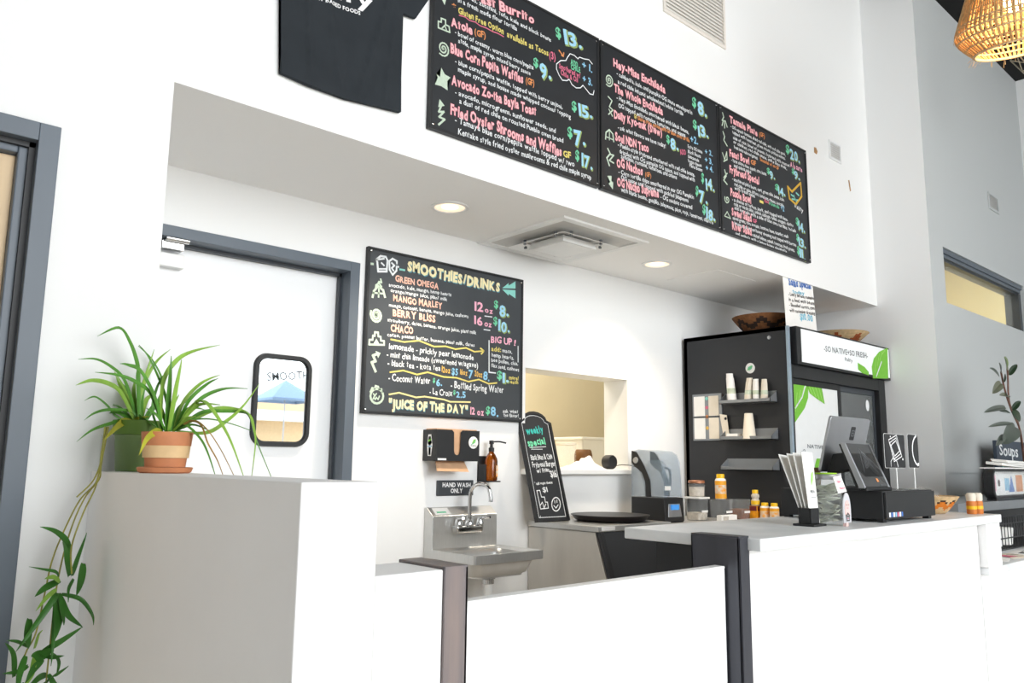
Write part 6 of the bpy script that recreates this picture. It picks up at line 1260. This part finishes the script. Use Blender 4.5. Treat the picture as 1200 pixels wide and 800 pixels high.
bm = B(); lathe(bm, [(.0001,.0012),(.024,.0012),(.025,0)], (3.13,1.60,1.148), 24, axis='y'); obj('pale_oval', bm, PAPERB, t)
mh = thing('menu_holder', 'small black holder with upright white paper menus left of jar', 'menu holder', (2.70,1.41,ZT))
bm = B(); box(bm, (2.655,1.375,ZT), (2.745,1.455,ZT+.008)); box(bm, (2.672,1.392,ZT+.008), (2.728,1.398,ZT+.062)); box(bm, (2.672,1.436,ZT+.008), (2.728,1.442,ZT+.062)); box(bm, (2.672,1.398,ZT+.008), (2.676,1.436,ZT+.062))
obj('holder', bm, BLACK, mh, bevel=.002)
for i, (dy, tl) in enumerate(((0,.02),(.008,.045),(.016,.06),(.023,.085))):
    bm = B(); y = 1.400+dy
    prism(bm, [(2.680,y,ZT+.009),(2.745,y,ZT+.009),(2.750,y+tl,ZT+.255-i*.004),(2.672,y+tl,ZT+.258-i*.003)], (0,.0018,0))
    m_ = obj('paper_menu', bm, PAPER, mh)
    if i == 0: lettering('menu_print', [('f', [(.035,.13),(.05,.15),(.058,.18),(.045,.175),(.036,.15)], 'leafl'), ('t', 'MENU', .022, .105, .055, .105, .010, 'grey'), ('k', [(.022,.09),(.055,.09)], .002, 'grey', 0)], ((2.680,1.3992,ZT+.009), (1,0,0), (0,.0813,.9967)), mh)

# basket, shakers, plastic box at the far end of the counter
wb = thing('woven_tray', 'shallow straw basket with orange zigzag on the counter beside the cash drawer', 'basket', (3.93,1.475,ZT))
bm = B(); c = (3.93,1.475,ZT+.0005); r_ = .128; h_ = .078
prof = [(r_*(.5+.5*(i/10)**.8), h_*i/10) for i in range(11)]; lathe(bm, prof+[(a-.010, z+.002) for a, z in prof[::-1]][:-1]+[(.0001,.006)], c, 56)
for f in bm.faces:
    p = f.calc_center_median()-Vector(c); ang = math.atan2(p.y, p.x); k = p.z/h_; z_ = tri(ang*1.6)
    f.material_index = 1 if abs(k-(.30+.30*z_)) < .15 else (2 if k > .34+.30*z_ and k < .5+.4*z_ else 0)
obj('basket_body', bm, [BASKETL, ORANGE, BASKETD], wb, smooth=50)
t = thing('clear_bag', 'crinkled clear bag of wrapped sweets heaped in the straw basket', 'bag', (3.91,1.5,ZT+.03))
bm = B(); bmesh.ops.create_icosphere(bm, subdivisions=3, radius=1); rd_ = random.Random(3)
for v in bm.verts: k = 1+rd_.uniform(-.16,.16); v.co = Vector((3.91+v.co.x*.075*k, 1.50+v.co.y*.07*k, ZT+.078+v.co.z*.040*k))
obj('bag', bm, CLEAR, t)
def shaker(x, y, label):
    t = thing('spice_shaker', label, 'shaker', (x,y,ZT), 'spice shakers at the counter end')
    bm = B(); lathe(bm, [(.019,ZT),(.021,ZT+.003),(.021,ZT+.052),(.018,ZT+.058)], (x,y,0), 20); obj('shaker_body', bm, mat('shaker_seasoning', '#d9803a', .6, noise=.2, nscale=30), t, smooth=40)
    bm = B(); lathe(bm, [(.0215,ZT+.022),(.0215,ZT+.036)], (x,y,0), 20, cap0=False, cap1=False); obj('label_band', bm, YELLOW, t, smooth=60)
    bm = B(); lathe(bm, [(.018,ZT+.058),(.020,ZT+.062),(.021,ZT+.085),(.016,ZT+.094),(.0001,ZT+.096)], (x,y,0), 20); obj('wooden_lid', bm, PAPERB, t, smooth=40)
shaker(4.052, 1.335, 'left wooden-lidded shaker of the pair at the counter end'); shaker(4.105, 1.325, 'right wooden-lidded shaker of the pair at the counter end')

# ================================================================== SIDE STATION ON THE RIGHT
ss = thing('side_station', 'grey-topped black side station along the window wall', 'side counter', (6.2,1.95,0))
obj('worktop', bx((4.95,1.70,.945), (7.7,2.185,1.0)), GREYP, ss, bevel=.003)
obj('cabinet', bx((4.98,1.98,.0), (7.7,2.18,.945)), BLACKM, ss)
obj('fascia', bx((4.98,1.74,.855), (7.7,1.76,.945)), BLACK, ss)
dc = thing('picture_stand', 'low black-framed picture stand with rounded corners on the side station', 'picture stand', (6.1,1.73,1.0))
X0, X1, YF, YB, Z0, Z1 = 5.585, 6.62, 1.702, 1.762, 1.012, 1.198
def ringprism(x0, x1, y0, y1, z0, z1, th, r):
    bm = B(); o_ = rrect(y1-y0, z1-z0, r, 6); i_ = rrect(y1-y0-2*th, z1-z0-2*th, max(r-th,.01), 6); n = len(o_); cy_, cz_ = (y0+y1)/2, (z0+z1)/2
    R_ = [[bm.verts.new((x, cy_+a, cz_+b)) for a, b in s] for s, x in ((o_,x0),(o_,x1),(i_,x1),(i_,x0))]
    for a, b in zip(R_, R_[1:]+R_[:1]):
        for k in range(n): bm.faces.new((a[k], a[(k+1)%n], b[(k+1)%n], b[k]))
    return bm
bm = B()
o_ = rrect(X1-X0, Z1-Z0, .05, 6); i_ = rrect(X1-X0-.05, Z1-Z0-.035, .03, 6); n = len(o_); cx_, cz_ = (X0+X1)/2, (Z0+Z1)/2
R_ = [[bm.verts.new((cx_+a, y, cz_+b)) for a, b in s] for s, y in ((o_,YF),(o_,YB),(i_,YB),(i_,YF))]
for a, b in zip(R_, R_[1:]+R_[:1]):
    for k in range(n): bm.faces.new((a[k], a[(k+1)%n], b[(k+1)%n], b[k]))
obj('stand_frame', bm, BLACK, dc, bevel=.006, seg=3)
bm = B(); prism(bm, [(cx_+a, YF+.004, cz_+b) for a, b in i_], (0,.003,0)); obj('front_glass', bm, GLASS, dc)
bm = B(); prism(bm, [(cx_+a, YB-.012, cz_+b) for a, b in i_], (0,.008,0)); obj('back_panel', bm, WHITEP, dc)
for x in (5.64,6.55):
    for y in (1.718,1.748): obj('foot', bx((x-.02,y-.012,1.0), (x+.02,y+.012,1.0125)), BLACK, dc)
lettering('printed_picture', [('f', [(.05,.04),(.16,.04),(.16,.14),(.05,.14)], 'p'), ('f', [(.19,.03),(.30,.03),(.30,.15),(.19,.15)], 'W'), ('f', [(.33,.04),(.42,.04),(.42,.12),(.33,.12)], 'b'), ('f', [(.40,.03),(.47,.14),(.52,.03)], 'bl'), ('f', [(.56,.03),(.70,.03),(.70,.14),(.56,.14)], 'o'), ('f', [(.74,.03),(.86,.03),(.86,.15),(.74,.15)], 'm'), ('f', [(.20,.07),(.24,.07),(.24,.11),(.20,.11)], 'r')], ((X0+.03,YB-.0125,Z0+.005), (1,0,0), (0,0,1)), dc)
t = thing('paper_stack', 'loose white papers lying on top of the black-framed picture stand', 'papers', (5.9,1.85,1.198))
for i in range(5):
    bm = B(); a = (-.05, .04, -.02, .05, -.03)[i]; c = Vector((5.92+.05*i,1.74,1.1985+i*.009)); ex = Vector((math.cos(a), math.sin(a), .0))*.27; ey_ = Vector((-math.sin(a), math.cos(a), 0))*.045
    prism(bm, [c-ex-ey_+Vector((0,0,.012*(i > 0))), c+ex-ey_, c+ex+ey_, c-ex+ey_+Vector((0,0,.02*(i > 0)))], (0,0,.008)); obj('paper_sheet', bm, PAPER, t)
qs = thing('chalk_sign', 'slate blue chalk sign with white script under the rubber plant', 'sign', (7.2,2.05,1.0))
obj('panel', bx((6.81,2.04,1.0005), (7.62,2.065,1.412)), mat('slate_blue_chalkboard', '#3b4654', .6, noise=.12), qs, bevel=.003)
lettering('sign_lettering', [('t', 'Soups', .06, .285, .50, .285, .085, 'w'), ('t', 'of the day', .09, .20, .52, .20, .05, 'teal')], ((6.81,2.04,1.01), (1,0,0), (0,0,1)), qs)
rp = thing('rubber_plant', 'tall rubber plant with dark glossy leaves at the right edge', 'plant', (6.72,1.86,1.0))
bm = B(); lathe(bm, [(.075,1.0003),(.08,1.004),(.10,1.19),(.105,1.195),(.105,1.21),(.095,1.21),(.093,1.19),(.0001,1.185)], (6.80,1.86,0), 28); obj('pot', bm, mat('dark_grey_pot', '#45484c', .5, noise=.08), rp, smooth=40)
bm = B()
for s in RUBSTEM_LEAVES: tube(bm, smooth_path([(6.80,1.86,1.186)]+s[1:], 5), [.008]*1+[.006]*200 if False else .006, 8)
obj('stem', bm, RSTEM, rp, smooth=60)
bm = B()
for pts, w_, c_ in RUBBER_LEAVES: blade(bm, pts, w_*1.15, c_, face=(-.45,-.75,.3), per=6, shape='oval')
obj('foliage', bm, RUB, rp, smooth=40)
# wire rack on the lower counter
wr = thing('wire_rack', 'black wire basket rack standing on the lower counter', 'rack', (5.2,1.55,.765))
bm = B(); X0, X1, Y0, Y1 = 4.60, 6.2, 1.46, 1.68
for z in (.772, .83, .905):
    tube(bm, [(X0,Y0,z),(X1,Y0,z),(X1,Y1,z),(X0,Y1,z)], .0035, 6, closed=True)
k_ = 0
for i in range(33):
    x = X0+i*.05
    for y in (Y0, Y1): tube(bm, [(x,y,.769),(x,y,.908)], .0022, 5)
for j in range(1, 5):
    for x in (X0, X1): tube(bm, [(x,Y0+j*.044,.769),(x,Y0+j*.044,.908)], .0022, 5)
for i in range(33): tube(bm, [(X0+i*.05,Y0,.770),(X0+i*.05,Y1,.770)], .0022, 5)
obj('wire_frame', bm, BLACK, wr)
for i, (x, m_, lb) in enumerate(((5.02,WHITEP,'white tub in the wire rack, left of two'),(5.20,PAPER,'white tub in the wire rack, right of two'))):
    bm = B(); lathe(bm, [(.05,.7735),(.055,.778),(.062,.86),(.064,.862),(.064,.868),(.0001,.869)], (x,1.57,0), 24); tag(obj('tub', bm, m_, smooth=40), lb, 'tub', 'tubs in the wire rack')
for i, (x, y, a, m_, lb) in enumerate(((4.42,1.38,.25,PAPER,'white leaflet lying flat by the counter end'),(4.62,1.36,-.2,PAPERB,'cream leaflet lying flat in front of the wire rack'),(4.86,1.35,.1,PAPER,'white leaflet lying flat right of the cream one'))):
    ex = Vector((math.cos(a), math.sin(a), 0))*.11; ey_ = Vector((-math.sin(a), math.cos(a), 0))*.07; c = Vector((x,y,.7655))
    bm = B(); prism(bm, [c-ex-ey_, c+ex-ey_, c+ex+ey_, c-ex+ey_], (0,0,.003)); o = tag(obj('leaflet', bm, m_), lb, 'leaflet', 'leaflets on the lower counter')
    lettering('leaflet_print', [('f', [(-.08,-.04),(.0,-.04),(.0,.03),(-.08,.03)], 'r' if i % 2 else 'dk'), ('k', [(.02,.03),(.09,.03)], .006, 'dk', 0), ('k', [(.02,.01),(.09,.01)], .006, 'dk', 0)], (tuple(c+Vector((0,0,.003))), tuple(ex.normalized()), tuple(ey_.normalized())), o, lift=.0006)

# ================================================================== PLANTS ON THE HALF WALL
ZH = 1.1623
tp = thing('spider_plant', 'spider plant in banded terracotta pot on the half wall', 'plant', (.758,2.213,ZH))
bm = B(); lathe(bm, [(.060,ZH),(.066,ZH+.003),(.070,ZH+.014),(.066,ZH+.016),(.0001,ZH+.010)], (.758,2.213,0), 36); obj('saucer', bm, TERRA, tp, smooth=40)
bm = B(); lathe(bm, [(.0505,ZH+.0165),(.053,ZH+.040),(.0575,ZH+.040+.0001),(.0600,ZH+.072),(.0612,ZH+.0721),(.0645,ZH+.105),(.0645,ZH+.108),(.058,ZH+.108),(.056,ZH+.092),(.0001,ZH+.092)], (.758,2.213,0), 40, mi=[0,0,1,1,0,0,0,0,0])
lathe_ = obj('pot', bm, [TERRA, TERRAY], tp, smooth=40)
bm = B(); lathe(bm, [(.0555,ZH+.093),(.05,ZH+.100),(.0001,ZH+.103)], (.758,2.213,0), 28); obj('soil', bm, SOIL, tp)
bm = B()
for pts, w_, c_ in TERRA_LEAVES: blade(bm, [(pts[0][0],pts[0][1],max(pts[0][2],ZH+.098))]+pts[1:], w_, c_)
obj('foliage', bm, LEAF, tp, smooth=50)
gp = thing('hanging_spider_plant', 'spider plant in olive green pot with runners trailing down the wall', 'plant', (.758,2.50,ZH))
bm = B(); c = (.768,2.498,0); lathe(bm, [(.050,ZH+.0003),(.052,ZH+.004),(.0600,ZH+.105),(.0655,ZH+.107),(.068,ZH+.148),(.0615,ZH+.148),(.057,ZH+.125),(.0001,ZH+.125)], c, 36); obj('pot', bm, GREENP, gp, smooth=40)
bm = B(); lathe(bm, [(.056,ZH+.126),(.05,ZH+.132),(.0001,ZH+.134)], c, 28); obj('soil', bm, SOIL, gp)
bm = B()
for pts, w_, c_ in GREEN_LEAVES: blade(bm, [(c[0]+(pts[0][0]-.758)*.5,2.50,ZH+.131)]+pts[1:], w_, c_)
obj('foliage', bm, LEAF, gp, smooth=50)
bm = B()
for s in STEMS_LEAVES: tube(bm, smooth_path(s, 5), .0022, 6)
rn = obj('trailing_runner', bm, STEM, gp, smooth=60)
bm = B()
for pts, w_, c_ in TRAIL_LEAVES: blade(bm, pts, w_, c_, face=(.3,-.8,.3), per=6)
obj('plantlet_foliage', bm, [TRAIL, LEAF[1], LEAF[2], LEAF[3]], rn, smooth=50)
ac = thing('acrylic_box', 'clear acrylic planter box around the olive green pot', 'planter box', (.758,2.50,ZH))
bm = B(); x0, x1, y0, y1, zt = .694, .842, 2.420, 2.585, ZH+.105
box(bm, (x0,y0,ZH), (x0+.003,y1,zt)); box(bm, (x1-.003,y0,ZH), (x1,y1,zt)); box(bm, (x0+.003,y0,ZH), (x1-.003,y0+.003,zt)); box(bm, (x0+.003,y1-.003,ZH), (x1-.003,y1,zt))
obj('clear_wall', bm, ACRY, ac)

# ================================================================== PENDANT LAMPS
pl = thing('rattan_pendant', 'woven rattan pendant lamp glowing in the top right corner', 'pendant lamp', (4.342,1.063,3.425))
px, py, pz = 4.342, 1.063, 3.285
prof = [(.085,.52),(.11,.50),(.16,.40),(.21,.28),(.258,.145),(.268,.11),(.258,.075),(.190,.0)]
ns = 132
shade = None
bm = B()
for k in range(ns):
    a = 2*PI*k/ns+random.uniform(-.012,.012)
    tw = .10 if k % 2 else -.06
    pts = [(px+r*math.cos(a+tw*(1-z/.52)), py+r*math.sin(a+tw*(1-z/.52)), pz+z+.002*math.sin(7*z*10+k)) for r, z in prof[1:]]
    tube(bm, smooth_path(pts, 3), .0042 if k % 3 else .0055, 5)
sh = obj('lamp_shade', bm, RATTAN, pl, smooth=60)
bm = B()
for r, z, th in ((.11,.50,.008),(.16,.40,.005),(.21,.28,.005),(.258,.145,.005),(.268,.11,.005),(.258,.075,.005),(.224,.038,.005),(.190,0,.007)):
    tube(bm, [(px+r*math.cos(a), py+r*math.sin(a), pz+z) for a in [2*PI*i/48 for i in range(48)]], th, 6, closed=True)
for k in range(6):
    r0 = (.175,.19,.222,.238,.246,.263)[k]; z0 = (.365,.33,.247,.20,.178,.13)[k]
    tube(bm, [(px+r0*math.cos(a), py+r0*math.sin(a), pz+z0+.004*math.sin(9*a+k)) for a in [2*PI*i/48 for i in range(48)]], .0035, 5, closed=True)
obj('woven_band', bm, BASKETL, sh, smooth=60)
bm = B()
for k in range(60):
    a = random.uniform(0, 6.28); r = random.choice((.192,.268)); z = .0 if r < .2 else .11
    p = Vector((px+r*math.cos(a), py+r*math.sin(a), pz+z)); o_ = Vector((math.cos(a)*random.uniform(.2,1), math.sin(a)*random.uniform(.2,1), -random.uniform(.2,1)))*random.uniform(.015,.045)
    tube(bm, [p, p+o_*.6, p+o_+Vector((0,0,-.006))], .0012, 4)
obj('loose_fibre', bm, BASKETL, sh)
bm = B(); lathe(bm, [(.0001,.185),(.03,.19),(.047,.23),(.05,.26),(.036,.31),(.022,.34),(.02,.36)], (px,py,pz), 24); obj('bulb', bm, BULB, pl, smooth=60)
bm = B(); lathe(bm, [(.022,.355),(.026,.37),(.026,.44),(.01,.46)], (px,py,pz), 18); tube(bm, [(px,py,pz+.45),(px,py,ZC+.04)], .004, 8); obj('cord', bm, BLACK, pl, smooth=40)
l = bpy.data.lights.new('pendant_bulb', 'POINT'); l.energy = 9; l.color = (1,.72,.42); l.shadow_soft_size = .05
o = bpy.data.objects.new('pendant_bulb_light', l); C.objects.link(o); o.parent = pl; o.location = (0,0,pz+.13-3.425)
pl.rotation_euler = Matrix.Rotation(math.radians(-13), 3, Vector((-1.10,4.30,0)).normalized()).to_euler()
# geometric wire pendant further back
gw = thing('wire_pendant', 'geometric wire cage pendant behind the rattan lamp', 'pendant lamp', (6.10,1.42,3.9))
bm = B(); c = Vector((6.10,1.42,4.06))
def hexr(r, z, a0=0): return [c+Vector((r*math.cos(a0+PI/3*i), r*math.sin(a0+PI/3*i), z)) for i in range(6)]
h0, h1, h2 = hexr(.06,-.14), hexr(.125,-.02,PI/6), hexr(.05,.14)
for h in (h0, h1, h2): tube(bm, h, .004, 6, closed=True)
for i in range(6):
    tube(bm, [h0[i], h1[i]], .004, 6); tube(bm, [h0[i], h1[i-1]], .004, 6); tube(bm, [h1[i], h2[i]], .004, 6); tube(bm, [h1[i], h2[(i+1)%6]], .004, 6)
tube(bm, [c+Vector((0,0,.14)), Vector((c.x,c.y,ZC))], .005, 6)
for i in (0, 2, 4): tube(bm, [h2[i], c+Vector((0,0,.15))], .005, 6)
obj('wire_cage', bm, mat('aged_brass_wire', '#a39a86', .4, metal=.7, noise=.1), gw)
bm = B(); lathe(bm, [(.0001,-.04),(.02,-.035),(.03,0),(.02,.05),(.014,.08),(.014,.135)], c, 18); obj('bulb', bm, GLASS, gw, smooth=60)

# ================================================================== STREET SCENE (seen only as a reflection in the door pane)
tn = thing('patio_umbrella', 'blue patio umbrella outside, mirrored in the small door window', 'umbrella', (7.63,-8.5,0))
bm = B(); ap = (7.63,-8.5,2.86); cs_ = [(7.63+.72*math.cos(PI/4+i*PI/2), -8.5+.72*math.sin(PI/4+i*PI/2), 2.45) for i in range(4)]
a_ = bm.verts.new(ap); b_ = [bm.verts.new(p) for p in cs_]; d_ = [bm.verts.new((p[0],p[1],p[2]-.05)) for p in cs_]
for i in range(4): bm.faces.new((a_, b_[i], b_[(i+1)%4])); bm.faces.new((b_[i], d_[i], d_[(i+1)%4], b_[(i+1)%4]))
obj('canopy', bm, TENT, tn)
obj('pole', tube(B(), [(7.63,-8.5,0),ap], .015, 8), ALU, tn)
vn = thing('beige_building', 'beige building across the street, mirrored in the small door window', 'building', (9,-11,0))
obj('facade', bx((4,-11.4,0), (14,-11,2.68)), STUCCO, vn)
obj('pale_awning', bx((6,-11,2.12), (12,-10.7,2.36)), WHITEP, vn)
struct('floor_street', bx((-4,-16,-.15), (18,-6,-.02)), mat('pale_asphalt', '#cfc4b4', .9, noise=.08))
